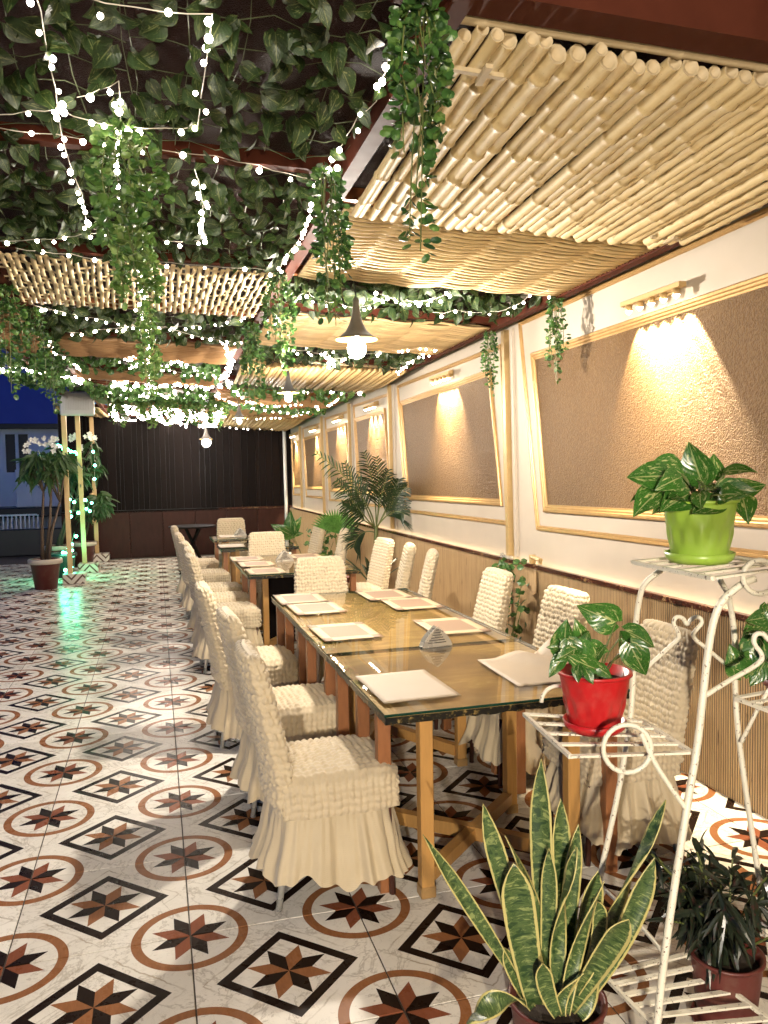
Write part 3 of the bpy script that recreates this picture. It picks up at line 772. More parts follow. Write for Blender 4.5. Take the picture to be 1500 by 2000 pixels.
def chair_meshes(seed, res=5):
    R = random.Random(seed)
    # back: cross-section in (thickness x, width y), swept upward
    nr, ncell = 20, 38; rows = []; NV = nr*res+10; NU = ncell*res
    # perimeter arc-length table
    tab = [rrect(2*PI*k/400, .040, .205, 4)[:2] for k in range(401)]; acc = [0]
    for k in range(400): acc.append(acc[-1]+math.dist(tab[k], tab[k+1]))
    angs = np.interp(np.linspace(0, acc[-1], NU, endpoint=False), acc, np.linspace(0, 2*PI, 401))
    jr = [R.uniform(-.12, .12) for _ in range(nr+4)]
    for i in range(NV+1):
        t = i/NV; z = .40+t*.555; row = []
        sh = 1.0 if t < .86 else max(.02, (1-((t-.86)/.14)**2.6))**(1/2.2)
        hw = .205*(.985-.10*max(0, t-.35)**1.5+.02*math.sin(t*5))
        if t > .86: hw *= .72+.28*sh
        ht = .043*(sh if t > .86 else 1.0)*(1.0-.18*t)
        xx = -.185-.115*max(0, t-.12)**1.15
        cv = t*nr
        for k in range(NU):
            a = float(angs[k]); px, py, n = rrect(a, ht, hw, 4)
            cu = k/res+jr[int(cv) % len(jr)]*.6
            d = .0145*(puff(cu, cv+.12*math.sin(cu*1.7+seed))-.25)*(1+.35*math.sin(cu*3.1+int(cv)*2.3))
            px += n[0]*d; py += n[1]*d
            bow = -.012*(1-(py/.21)**2)
            row.append((xx+px+bow, py, z+d*.3+.004*math.sin(cu*PI*2+2*int(cv))))
        rows.append(row)
    mbk = MB(); cols = list(map(list, zip(*rows)))
    mbk.grid(cols, closeu=True); mbk.add([r_ for r_ in rows[-1]], [tuple(range(NU))])
    # seat cushion: cloth grid folded over the edges
    def fold(s_, half, rad, drop):
        a = abs(s_); q = half-rad; L1 = q; L2 = rad*PI/2
        if a <= L1: return math.copysign(a, s_), 0.0
        a -= L1
        if a <= L2: th = a/rad; return math.copysign(q+rad*math.sin(th), s_), rad*(1-math.cos(th))
        return math.copysign(half, s_), rad+(a-L2)
    hx, hy, rad, drop = .232, .226, .05, .145
    ex = hx-rad+rad*PI/2+(drop-rad); ey = hy-rad+rad*PI/2+(drop-rad)
    cs = .027; nx, ny = int(2*ex/cs), int(2*ey/cs); P = []
    for i in range(nx*res+1):
        row = []
        for j in range(ny*res+1):
            u, v = -ex+2*ex*i/(nx*res), -ey+2*ey*j/(ny*res)
            x, du = fold(u, hx, rad, drop); y, dv = fold(v, hy, rad, drop)
            # round plan corners
            dd = max(du, dv)+.35*min(du, dv)
            dd = min(dd, drop)
            kx = 1-.10*(abs(y)/hy)**6; ky = 1-.10*(abs(x)/hx)**6
            ci, cj = i/res, j/res
            pf = .0140*(puff(cj+.12*math.sin(ci*1.7), ci+.10*math.sin(cj*1.3+seed))-.25)*(1+.3*math.sin(int(ci)*2.1+int(cj)*1.3))
            nz = 1-min(1, dd/rad)
            X = x*kx+math.copysign(pf, x)*(du > .02); Y = y*ky+math.copysign(pf, y)*(dv > .02)
            Z = .500-dd+.018*(1-(x/hx)**2)*(1-(y/hy)**2)+pf*max(.2, nz)
            row.append((X+.02, Y, Z))
        P.append(row)
    mse = MB(); mse.grid(P)
    # gathered skirt
    NS, NZ = 260, 16; ph = [R.uniform(0, 6.28) for _ in range(6)]; P = []
    tab = [rrect(2*PI*k/400, .232, .226, 6)[:2] for k in range(401)]; acc = [0]
    for k in range(400): acc.append(acc[-1]+math.dist(tab[k], tab[k+1]))
    angs = np.interp(np.linspace(0, acc[-1], NS, endpoint=False), acc, np.linspace(0, 2*PI, 401))
    for k in range(NS):
        a = float(angs[k]); s_ = k/NS; col = []
        f = .5*math.sin(2*PI*11*s_+ph[0]+1.4*math.sin(2*PI*3*s_+ph[1]))+.32*math.sin(2*PI*23*s_+ph[2]+math.sin(2*PI*5*s_))+.18*math.sin(2*PI*41*s_+ph[3])
        f *= max(.6, .85+.4*math.sin(2*PI*3.0*s_+ph[4])+.2*math.sin(2*PI*5*s_+ph[5]))
        fine = .5*math.sin(2*PI*70*s_+ph[4])+.5*math.sin(2*PI*53*s_+ph[5])
        hem = .115+.026*math.sin(2*PI*2*s_+ph[1])+.020*math.sin(2*PI*7*s_+ph[3])+.010*math.sin(2*PI*19*s_+ph[0])+.018*max(0, math.cos(a))
        for q in range(NZ):
            t = q/(NZ-1); px, py, n = rrect(a, .218+.058*t**1.2, .212+.055*t**1.2, 5)
            d = .034*f*t**.6+.0045*fine*(1-t)**2*(1 if t > .02 else .3)+.006*math.sin(9*t+12*s_)*t
            lump = .006*math.exp(-((t-.02)/.05)**2)
            z = .375-(.375-hem)*t+.006*fine*(1-t)*math.exp(-t*12)
            col.append((px+n[0]*(d+lump)+.012, py+n[1]*(d+lump), z))
        P.append(col)
    msk = MB(); msk.grid(P, closeu=True)
    return mbk.mesh('backrest_cover', MT['fabric'], True), mse.mesh('seat_cover', MT['fabric'], True), msk.mesh('skirt', MT['skirt'], True)
def leg_mesh(x, y, dx, mat):
    m = MB(); m.tube([(x, y, .42), (x+dx, y, .0)], .0125, 10); return m.mesh('leg', MT[mat], True)
LEGS = [leg_mesh(-.155, .160, -.06, 'chrome'), leg_mesh(-.155, -.160, -.06, 'chrome'), leg_mesh(.205, .175, .015, 'brownmetal'), leg_mesh(.205, -.175, .015, 'brownmetal')]
VAR = [chair_meshes(s_) for s_ in (3, 11, 29, 41, 57)]
nch = 0
def chair(x, y, rz, label, v=None, s=1.0):
    global nch
    v = nch % 5 if v is None else v; nch += 1
    t = thing('covered_chair', label, 'chair', (x, y, 0), rz, 'dining chairs in ruched cream covers'); t.scale = (s, s, s)
    a, b, c = VAR[v]
    link('backrest', a, t, False); link('seat', b, t, False); link('skirt', c, t, False)
    for L in LEGS: link('leg', L, t, False)
    return t
chair(.605, 3.035, .0, 'cream ruched chair with gathered skirt nearest the camera, at the square table', 0)
chair(.600, 3.885, .05, 'cream ruched chair second in the left row, behind the nearest one', 1)
chair(.540, 4.880, .02, 'cream ruched chair third in the left row, beside the long table', 2)
chair(.545, 6.72, .04, 'cream ruched chair fourth in the left row, at the near corner of the middle table', 0)
chair(.555, 7.36, -.03, 'cream ruched chair fifth in the left row, at the middle table')
chair(.55, 8.02, .02, 'cream ruched chair sixth in the left row, at the middle table')
chair(.52, 9.25, .03, 'cream ruched chair seventh in the left row, beside the small dark table')
chair(.50, 10.5, -.02, 'cream ruched chair last in the left row, near the round table')
chair(1.86, 2.985, PI-.03, 'cream ruched chair behind the red pot on the wall side', 1, .965)
chair(1.86, 3.875, PI+.04, 'cream ruched chair second on the wall side, by the wainscot', 2)
chair(1.86, 4.800, PI-.02, 'cream ruched chair third on the wall side, with ivy behind its back', 0)
chair(1.215, 5.80, -PI/2+.03, 'cream ruched chair at the far end of the long table, facing the camera', 1)
chair(1.90, 6.25, PI-.30, 'bright cream chair against the wainscot, nearest of three in front of the palm')
chair(1.90, 6.85, PI-.22, 'bright cream chair against the wainscot, middle of three in front of the palm')
chair(1.86, 7.45, PI+.10, 'shaded cream chair of three by the palm, beside the middle table')
chair(1.17, 8.62, -PI/2, 'wide cream ruched chair at the far end of the middle table')
chair(1.80, 8.95, PI-.1, 'cream chair on the wall side in front of the fan palm')
chair(1.72, 10.0, PI+.05, 'cream chair on the wall side beside the farthest tables')
chair(1.05, 11.62, -PI/2, 'cream chair behind the farthest table, before the dark plank wall')

# round table and dark mass at the far end
rt = thing('round_table', 'dark round wooden table before the plank wall', 'table', (.56, 13.4, 0))
obj('table_top', MB().lathe([(.01, .742), (.37, .742), (.385, .75), (.385, .765), (.37, .772), (.01, .772)], 36, (.56, 13.4, 0)), MT['darkwood'], rt)
for a in range(4):
    an = PI/4+a*PI/2; m = MB()
    m.bar((.56+.30*math.cos(an), 13.4+.30*math.sin(an), .0), (.56-.16*math.cos(an), 13.4-.16*math.sin(an), .745), .045, .03); obj('leg', m, MT['darkwood'], rt)

# ------------------------------------------------------------------ pendant lamps
def pendant(x, y, zb, label, watts, col, s=1.0, cat='pendant lamp', bs=1.0):
    t = thing('pendant_lamp', label, cat, (x, y, zb), 0, 'pendant lamps over the tables')
    zt = zc(x, y)
    obj('cord', MB().tube([(x-.006, y+.02, zt+.05), (x, y, zt-.1), (x, y, zb+.30*s)], .004, 6), MT['black'], t)
    pr = [(.012, .30), (.018, .285), (.020, .245), (.026, .20), (.040, .15), (.064, .105), (.098, .075), (.121, .063), (.122, .055)]
    inn = [(.117, .056), (.094, .070), (.058, .10), (.030, .15), (.012, .20)]
    m = MB(); m.lathe([(r*s, z*s) for r, z in pr], 32, (x, y, zb), 0, False)
    k0 = len(m.v); m.lathe([(pr[-1][0]*s, pr[-1][1]*s)]+[(r*s, z*s) for r, z in inn], 32, (x, y, zb), 1, False)
    obj('shade', m, [MT['shade'], MT['shadein']], t, True)
    q = bs; m = MB(); m.lathe([(.014*s, .09*s), (.016*s, .065*s), (.034*s*q, .04*s), (.043*s*q, .012*s), (.040*s*q, -.016*s*q), (.026*s*q, -.036*s*q), (.004*s*q, -.044*s*q)], 20, (x, y, zb))
    obj('bulb', m, MT['bulb'], t, True)
    l = bpy.data.lights.new('bulb_light', 'POINT'); l.energy = watts; l.color = col; l.shadow_soft_size = .04
    lo = bpy.data.objects.new('bulb_light', l); COL.objects.link(lo); lo.location = (x, y, zb-.075*s*bs)
    return t
MT['shade'] = simple('grey_lamp_shade', (.13, .125, .12), .4, .2, var=.1)
MT['shadein'] = simple('gold_shade_lining', (.75, .45, .08), .35, .3, var=.05)
pendant(1.165, 4.60, 2.335, 'grey funnel pendant lamp glowing white over the long table', PENDANT_WATTS, PENDANT_COL, bs=1.3)
pendant(1.245, 7.60, 2.325, 'grey funnel pendant lamp over the middle table, second in the row', PENDANT_WATTS*.6, PENDANT_COL, .85)
pendant(1.13, 11.1, 2.325, 'small far pendant lamp, third in the row', PENDANT_WATTS*.28, PENDANT_COL, .8)
pendant(.92, 15.0, 2.19, 'farthest pendant lamp shining on the dark plank wall', PENDANT_WATTS*.18, (.92, .95, 1.0), bs=2.0)
pendant(.1, -1.0, 1.80, 'added fill lamp behind the camera, shaped like the pendants', NEAR_WATTS, NEAR_COL)  # unseen lamp added to brighten the foreground and bamboo
pendant(-1.2, -3.4, 2.3, 'second added fill lamp, well behind the camera, shaped like the pendants', NEAR_WATTS*4.6, PENDANT_COL)  # unseen lamp added as even fill for the near floor

# ------------------------------------------------------------------ picture lights on the wall
def picture_light(y, z, n, label, watts):
    t = thing('picture_light', label, 'wall lamp', (XW, y, z), 0, 'picture lights along the feature wall')
    L = .54
    obj('back_plate', MB().bbox(XW-.03, y-.14, z+.0, XW, y+.14, z+.055, .003), MT['goldpost'], t)
    obj('arm', MB().box(XW-.070, y-.02, z+.012, XW-.03, y+.02, z+.028), MT['goldpost'], t)
    obj('bar', MB().bbox(XW-.102, y-L/2, z+.002, XW-.057, y+L/2, z+.03, .003), MT['goldpost'], t)
    for k in range(5):
        yy = y-L/2+.055+k*(L-.11)/4
        hd = obj('lamp_head', MB().lathe([(.02, .002), (.02, -.026), (.016, -.03)], 14, (XW-.080, yy, z)), MT['goldpost'], t, True)
        obj('lens', MB().lathe([(.019, -.030), (.013, -.038), (.004, -.048)], 14, (XW-.080, yy, z)), MT['ledhead'], hd, True)
    for k in range(n):
        yy = y if n == 1 else y-L/2+.055+k*(L-.11)/(n-1)
        l = bpy.data.lights.new('lamp_beam', 'SPOT'); l.energy = watts/n; l.color = PICTURE_COL; l.spot_size = math.radians(66); l.spot_blend = .25; l.shadow_soft_size = .012
        lo = bpy.data.objects.new('lamp_beam', l); COL.objects.link(lo); lo.location = (XW-.080, yy, z-.056)
        d = Vector((.20, -.07, -1.0)); lo.rotation_euler = d.to_track_quat('-Z', 'Y').to_euler()
PW = PICTURE_WATTS*28
for px0, py0, n, lb in ((1272, 582, 5, 'gold bar of five small lamps over the nearest stucco panel'), (860, 737, 5, 'gold five lamp picture light over the second stucco panel'),
                        (722, 793, 3, 'gold picture light over the third stucco panel, above the palm'), (657, 818, 3, 'gold picture light over the fourth stucco panel'),
                        (610, 838, 1, 'gold picture light over the fifth stucco panel'), (571, 850, 1, 'gold picture light over the last stucco panel by the plank wall')):
    p = at(px0, py0, X=XW-.080); picture_light(p.y, p.z, n, lb, PW)

# ------------------------------------------------------------------ leaves
def leaf_material(name, dark, light, streak, amount=.5, rough=.35, uv=True):
    g = G(name); v = g.coord(); oi = g.n('ShaderNodeObjectInfo').outputs['Random']
    if uv:
        U = g.coord('UV'); x, y, z = g.xyz(U); ax = g.math('ABSOLUTE', g.math('SUBTRACT', x, .5))
        off = g.n('ShaderNodeVectorMath', operation='ADD'); g.put(off.inputs[0], g.scl(U, (5, 2.2, 1)))
        cmb = g.n('ShaderNodeCombineXYZ'); g.put(cmb.inputs[0], g.math('MULTIPLY', oi, 40.0)); g.put(cmb.inputs[1], g.math('MULTIPLY', oi, 23.0)); g.t.links.new(cmb.outputs[0], off.inputs[1])
        n = g.noise(off.outputs[0], 1.6, 4, .65, .8)
        c = g.mix(g.step(g.noise(v, 25, 3), .3, .7), dark, light)
        mid = g.step(ax, .035, .012)
        pat = g.math('MAXIMUM', g.step(n, 1-amount*.8, 1-amount*.8+.10), g.math('MULTIPLY', mid, .7))
        c = g.mix(pat, c, streak)
        g.bump(g.math('SINE', g.math('MULTIPLY', g.math('ADD', y, g.math('MULTIPLY', ax, -.8)), 46)), .12, .002)
    else:
        c = g.mix(g.step(g.noise(v, 22, 3, .6), .3, .7), dark, light)
        c = g.mix(g.step(g.noise(v, 60, 2), .60, .72), c, streak)
    c = g.mix(1.0, c, g.mix(oi, (.70, .74, .7), (1.25, 1.22, 1.2)), 'MULTIPLY')
    m = g.set(c, rough)
    tr = g.n('ShaderNodeBsdfTranslucent'); g.put(tr.inputs[0], c); mx = g.n('ShaderNodeMixShader'); mx.inputs[0].default_value = .22
    g.t.links.new(g.b.outputs[0], mx.inputs[1]); g.t.links.new(tr.outputs[0], mx.inputs[2]); g.t.links.new(mx.outputs[0], g.out.inputs[0])
    return m
MT['ivy'] = leaf_material('ivy_leaf', (.011, .028, .008), (.032, .062, .015), (.17, .19, .065), .55, .48)
MT['pothos'] = leaf_material('pothos_leaf', (.022, .085, .014), (.06, .17, .025), (.40, .42, .17), .56, .26)
MT['garland'] = leaf_material('garland_leaf', (.03, .085, .022), (.085, .19, .045), (.20, .33, .10), .4, .35, uv=False)
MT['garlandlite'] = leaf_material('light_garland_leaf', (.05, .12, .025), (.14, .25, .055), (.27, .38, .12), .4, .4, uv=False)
MT['garlanddark'] = leaf_material('dark_garland_leaf', (.012, .04, .012), (.035, .09, .024), (.08, .15, .05), .4, .45, uv=False)
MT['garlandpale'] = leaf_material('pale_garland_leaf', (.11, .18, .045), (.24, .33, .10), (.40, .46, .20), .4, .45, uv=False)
MT['palm'] = leaf_material('palm_leaf', (.008, .022, .008), (.022, .05, .015), (.035, .065, .02), .2, .35, uv=False)
MT['fan'] = leaf_material('fan_palm_leaf', (.05, .16, .025), (.12, .28, .05), (.16, .32, .08), .2, .35, uv=False)
MT['plum'] = leaf_material('frangipani_leaf', (.025, .06, .02), (.06, .11, .03), (.08, .13, .04), .2, .5, uv=False)
MT['darkleaf'] = leaf_material('dark_leaf', (.010, .018, .011), (.028, .034, .018), (.06, .02, .018), .3, .3, uv=False)

def heart_leaf(L=1.0, W=.72, curl=.25, fold=.18, n=9, m=7, seed=0):
    """leaf along +Y from stalk at origin, tip at y=L, face +Z"""
    R = random.Random(seed); P = []; bend = R.uniform(-.15, .15)
    for i in range(n):
        t = i/(n-1)
        w_ = W/2*(math.sin(PI*min(1, t**.62))**.85)*(1-.12*t) if 0 < t < 1 else 0.0
        if t == 0: w_ = W*.10
        row = []
        for j in range(m):
            s_ = 2*j/(m-1)-1
            y = t*L-(.16*L*(abs(s_)**1.5)*max(0, 1-t*2.6))
            x = s_*w_+bend*L*t*t*.5
            z = fold*abs(s_)*w_-curl*L*t*t+.03*L*math.sin(5*t+3*s_+seed)*abs(s_)
            row.append((x, y, z))
        P.append(row)
    mb = MB(); mb.grid(P, uv=True); return mb
def add_leaf(mb, base, direc, nrm, L, W, mesh='oval', curl=.2):
    """light leaf for joined foliage: 6-point blade with a fold"""
    d = Vector(direc).normalized(); nn = Vector(nrm); sd = d.cross(nn)
    if sd.length < 1e-4: sd = d.cross(Vector((.3, .5, .8)))
    sd.normalize(); nn = sd.cross(d); b = Vector(base)
    if mesh == 'oval':
        V = [b, b+d*L*.35+sd*W*.5+nn*W*.12, b+d*L*.75+sd*W*.42+nn*W*.1-nn*curl*L*.3, b+d*L-nn*curl*L*.6, b+d*L*.75-sd*W*.42+nn*W*.1-nn*curl*L*.3, b+d*L*.35-sd*W*.5+nn*W*.12, b+d*L*.55-nn*curl*L*.12]
        F = [(0, 1, 6), (1, 2, 6), (2, 3, 6), (3, 4, 6), (4, 5, 6), (5, 0, 6)]
    elif mesh == 'round':
        V = [b+d*L*.5]
        for k in range(7):
            a = 2*PI*k/7+.2; V.append(b+d*L*(.5-.5*math.cos(a))+sd*W*.5*math.sin(a)+nn*W*.14)
        F = [(0, 1+k, 1+(k+1) % 7) for k in range(7)]
    else:   # strip blade
        V = []; n = 5
        for k in range(n+1):
            t = k/n; w_ = W*.5*(math.sin(PI*min(1, .12+t*.88)))**.7 if k < n else 0.0005
            c = b+d*L*t-Vector((0, 0, 1))*curl*L*t*t
            V += [c-sd*w_+nn*w_*.25, c-nn*w_*.1, c+sd*w_+nn*w_*.25]
        F = []
        for k in range(n):
            F += [(3*k, 3*k+1, 3*k+4, 3*k+3), (3*k+1, 3*k+2, 3*k+5, 3*k+4)]
    mb.add(V, F)
def rdir(R, zb=0.0):
    while True:
        v = Vector((R.uniform(-1, 1), R.uniform(-1, 1), R.uniform(-1, 1)))
        if .1 < v.length < 1: v.normalize(); v.z += zb; return v.normalized()

# ------------------------------------------------------------------ ivy nets below the ceiling deck
IVY = [heart_leaf(1, .70+.1*k, .12+.15*k, .15+.08*k, 8, 5, k).mesh('leaf', MT['ivy'], True) for k in range(4)]
def ivy_net(x0, x1, y0, y1, n, label, parts=True, zoff=.10, size=(.06, .095), cell=.13):
    R = random.Random(int(abs(x0*31+y0*17)*10))
    t = thing('ivy_net', label, 'ivy net', ((x0+x1)/2, (y0+y1)/2, 2.9))
    zz = lambda x, y: zc(x, y)+zoff
    m = MB(); nx = max(2, int((x1-x0)/cell)); ny = max(2, int((y1-y0)/(cell*1.25)))
    for k in range(nx+1):
        x = x0+(x1-x0)*k/nx; pts = [(x+.015*math.sin(q*1.3+k), y0+(y1-y0)*q/8, zz(x, y0+(y1-y0)*q/8)+.012*math.sin(q*2+k)) for q in range(9)]
        m.tube(pts, .0016, 3, cap=False)
    for k in range(ny+1):
        y = y0+(y1-y0)*k/ny; pts = [(x0+(x1-x0)*q/8, y+.015*math.sin(q*1.7+k), zz(x0+(x1-x0)*q/8, y)+.014*math.sin(q*2.2+k)) for q in range(9)]
        m.tube(pts, .0016, 3, cap=False)
    obj('net', m, MT['net'], t)
    J = MB()
    for k in range(n):
        y = R.uniform(y0, y1); y = y0+(round((y-y0)/(y1-y0)*ny)+R.uniform(-.2, .2))*(y1-y0)/ny
        x = R.uniform(x0, x1); L = R.uniform(*size); z = zz(x, y)-R.uniform(0, .05)
        d = Vector((R.uniform(-1, 1), R.uniform(-.9, .5), R.uniform(-1.3, -.05))).normalized()
        up = (Vector((R.uniform(-.6, .6), R.uniform(-1.2, .1), R.uniform(-.9, .3)))); sd = d.cross(up)
        if sd.length < .05: sd = d.cross(Vector((1, 0, .2)))
        sd.normalize(); nz = sd.cross(d)
        if parts:
            M4 = Matrix((sd, d, nz)).transposed().to_4x4()
            o = bpy.data.objects.new('leaf', IVY[k % 4]); COL.objects.link(o); o.parent = t
            o.matrix_local = Matrix.Translation(Vector((x, y, z))-t.location) @ M4 @ Matrix.Scale(L, 4)
        else: add_leaf(J, (x, y, z), d, nz, L, L*.7, 'oval', .3)
    if not parts:
        o = obj('leaf', J, MT['garland'], t); o['kind'] = 'stuff'
    return t
ivy_net(-.80, -.04, 1.35, 3.05, 260, 'green ivy leaf net under the brown ceiling at the upper left corner', size=(.045, .078), zoff=.045)
ivy_net(-.03, .72, 1.35, 3.05, 260, 'green ivy leaf net under the brown ceiling beside the big bamboo panel', size=(.045, .078), zoff=.045)
ivy_net(-.80, -.04, 3.12, 4.50, 240, 'green ivy leaf net left of the middle garlands, before the cane lattice', size=(.045, .078), zoff=.045)
ivy_net(-.03, .72, 3.12, 4.50, 240, 'green ivy leaf net right of the middle garlands, before the cane lattice', size=(.045, .078), zoff=.045)
ivy_net(.82, 2.46, 4.66, 5.53, 230, 'dark ivy leaf net between the two pale reed mats', size=(.06, .09), zoff=.045)
ivy_net(-.80, .72, 5.90, 7.02, 200, 'ivy leaf net behind the cane lattice, threaded with fairy lights', zoff=.04)
ivy_net(.82, 2.46, 6.9, 7.7, 170, 'ivy leaf net behind the front pendant lamp', zoff=.03)
ivy_net(-.80, .72, 8.14, 9.12, 220, 'ivy leaf net beyond the brown reed mat of the middle bay', False, .02)
ivy_net(.82, 2.46, 9.5, 10.55, 200, 'ivy leaf net above the second pendant lamp', False, .0)
ivy_net(.82, 2.46, 11.6, 12.45, 180, 'ivy leaf net far along the wall side bay', False, .0)
ivy_net(-1.6, -.88, 8.0, 11.0, 300, 'ivy leaf mass hanging over the open side of the terrace', False, -.02)
ivy_net(-.80, .72, 10.0, 11.7, 420, 'bright green ivy mass lit by fairy lights in the middle bay', False, -.03)

# ------------------------------------------------------------------ hanging garlands
def garland(x, y, L, W, label, n=330, leaf=.030, lite=False, ztop=None, seed=0, lean=(0, 0)):
    R = random.Random(seed*7+1); z0 = zc(x, y)-.01 if ztop is None else ztop
    t = thing('hanging_garland', label, 'garland', (x, y, z0), 0, 'hanging leafy garlands')
    st = MB(); fo = MB(); strands = []
    for k in range(9):
        a = 2*PI*k/9+R.uniform(-.3, .3); ln = L*R.uniform(.32, .95) if k else L
        strands.append((a, ln, R.uniform(.35, 1.0)))
        pts = []
        for q in range(9):
            u = q/8; rr = W*strands[-1][2]*(u**.45)*(1-.55*max(0, u*ln/L-.35)) if k else W*.1
            pts.append(Vector((x+rr*math.cos(a+u*1.2)+lean[0]*u*ln, y+rr*math.sin(a+u*1.2)+lean[1]*u*ln, z0+.03*math.sin(min(u*8, PI))-u*ln)))
        strands[-1] += (pts,); st.tube(pts, .0022, 3, cap=False)
    for k in range(int(n*.82)):
        a, ln, f, pts = strands[k % 9]; u = R.uniform(.0, 1)**.85; q = min(7, int(u*8)); p = pts[q].lerp(pts[q+1], u*8-q)
        if u > .97: p = pts[-1]
        d = Vector((math.cos(a)+R.uniform(-.9, .9), math.sin(a)+R.uniform(-.9, .9), R.uniform(-.8, .6)))
        n0 = len(fo.f); add_leaf(fo, p+d.normalized()*leaf*R.uniform(0, .9), d, rdir(R, .6), leaf*R.uniform(.55, 1.25), leaf*R.uniform(.55, 1.0), 'round')
        mi_ = R.choice((0, 0, 1, 2)); fo.mi[n0:] = [mi_]*(len(fo.f)-n0)
    obj('stem', st, MT['stem'], t)
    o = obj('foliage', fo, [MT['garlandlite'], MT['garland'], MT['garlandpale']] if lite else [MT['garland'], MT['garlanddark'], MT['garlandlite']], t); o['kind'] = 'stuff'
    return t
def gpx(px, py, px1, py1):
    p = cl(px, py, .01); dpt = (p-CAM).dot(_f); return p.x, p.y, abs(py1-py)/FPX*dpt
x, y, L = gpx(822, 12, 812, 482); garland(x, y, L, .085, 'green leafy garland hanging in front of the big bamboo panel', 640, .031, seed=1, lean=(-.02, 0))
x, y, L = gpx(642, 335, 652, 632); garland(x, y, L, .085, 'green leafy garland at the corner where bamboo panel and reed mat meet', 600, .032, seed=2, lean=(.03, 0))
x, y, L = gpx(545, 535, 548, 715); garland(x, y, L, .085, 'leafy garland at the right end of the cane lattice', 520, .032, seed=3)
x, y, L = gpx(492, 630, 488, 792); garland(x, y, L, .115, 'dense dark garland left of the second pendant lamp', 620, .032, seed=4)
x, y, L = gpx(237, 248, 268, 520); garland(x, y, L, .14, 'light green garland wound with bulbs, nearest of the middle row', 760, .036, True, seed=5, lean=(.04, 0))
x, y, L = gpx(258, 440, 285, 660); garland(x, y, L, .125, 'light green garland in the middle row, hanging before the cane lattice', 640, .037, True, seed=6, lean=(.03, 0))
x, y, L = gpx(285, 600, 292, 745); garland(x, y, L, .075, 'light green garland in the middle row, behind the cane lattice', 420, .038, True, seed=7)
x, y, L = gpx(292, 668, 295, 775); garland(x, y, L, .075, 'light green garland deep in the middle row above the lit cluster', 380, .038, True, seed=8)
x, y, L = gpx(12, 560, 12, 765); garland(x, y, L, .10, 'dark garland at the far left edge of the picture', 520, .034, seed=9)
x, y, L = gpx(62, 605, 66, 752); garland(x, y, L, .105, 'dark garland at upper left, second from the picture edge', 520, .034, seed=10)
x, y, L = gpx(98, 650, 102, 800); garland(x, y, L, .12, 'dark garland beside the white floodlight', 520, .036, seed=11)
p = at(1085, 575, X=2.47); garland(p.x, p.y, .55, .060, 'small garland against the wall left of the nearest picture light', 480, .026, ztop=p.z, seed=12)
p = at(957, 640, X=2.50); garland(p.x, p.y, .52, .055, 'small garland on the wall beside the gold post', 430, .026, ztop=p.z, seed=13)
for k, (px, py, py1) in enumerate(((232, 770, 832), (285, 772, 838), (325, 770, 830), (372, 775, 828), (422, 778, 836))):
    x, y, L = gpx(px, py, px, py1)
    garland(x, y, L, .15, 'garland full of white fairy lights, %s of five in the far cluster' % ('first from the left', 'second from the left', 'middle one', 'fourth from the left', 'rightmost')[k], 420, .05, True, seed=20+k)

# ------------------------------------------------------------------ fairy light strings
def string_light(pts, label, spacing=.075, r=.0092, mat='fairy', sag=.006, wire='wire', jit=.02, wr=.0016, cap=True):
    pts = [Vector(p) for p in pts]; R = random.Random(len(label)*13+int(abs(pts[0].x)*100))
    t = thing('string_light', label, 'string light', pts[0], 0, 'fairy light strings')
    path = []
    for a, b in zip(pts[:-1], pts[1:]):
        n = max(2, int((b-a).length/.06))
        for k in range(n): u = k/n; path.append(a.lerp(b, u)+Vector((0, 0, -sag*math.sin(PI*u))))
    path.append(pts[-1])
    obj('wire', MB().tube(path, wr, 4, cap=False), MT[wire], t)
    me = MB().orb((0, 0, 0), r).mesh('bulb', MT[mat], True)
    acc = spacing*R.uniform(.2, .9)
    for a, b in zip(path[:-1], path[1:]):
        acc -= (b-a).length
        if acc <= 0:
            acc = spacing*R.uniform(.3, 1.1)
            o = link('bulb', me, t, True, b+Vector((R.uniform(-jit, jit), R.uniform(-jit, jit), -R.uniform(.004, .004+jit))), None, R.uniform(.75, 1.3))
    return t
def CL(lst, drop=.0): return [cl(a, b, drop) for a, b in lst]
string_light(CL([(68, -25), (80, 22), (93, 105), (108, 170), (112, 205), (120, 262)], .025), 'white fairy string running down the upper left corner', .10)
string_light(CL([(145, -12), (265, 14), (415, 27), (402, 125), (392, 190), (386, 246), (325, 250), (240, 245)], .025), 'fairy light wire bent in a rectangle under the ivy at upper left', .11)
string_light(CL([(150, 190), (195, 174), (232, 158), (236, 215), (234, 246), (230, 330), (228, 402)]), 'fairy lights wound down the nearest middle garland', .075)
string_light(CL([(-10, 224), (60, 215), (115, 212), (170, 234), (236, 246)], .025), 'short fairy string crossing from the left edge to the nearest middle garland', .10)
string_light(CL([(-10, 248), (110, 262), (280, 286), (420, 304), (505, 322), (560, 338), (622, 350)]), 'fairy string along the red cross beam in the middle bay', .11)
string_light(CL([(120, 262), (140, 330), (160, 378), (170, 440), (203, 452)], .025), 'fairy string slanting down the middle bay left of the garland', .075)
string_light(CL([(380, 330), (388, 352), (396, 400), (396, 456), (388, 470), (318, 470)], .025), 'fairy string dropping right of the middle garland', .065)
string_light(CL([(800, 40), (762, 118), (742, 160), (735, 198), (700, 225), (675, 268), (640, 330), (608, 365)]), 'fairy string along the long beam beside the big bamboo panel', .085)
string_light(CL([(612, 380), (603, 430), (588, 460), (570, 485), (552, 505), (548, 522)], .025), 'fairy string along the long beam beside the first reed mat', .06)
string_light(CL([(-10, 470), (70, 467), (130, 463), (165, 455), (203, 452)], .025), 'fairy string over the top edge of the cane lattice at left', .09)
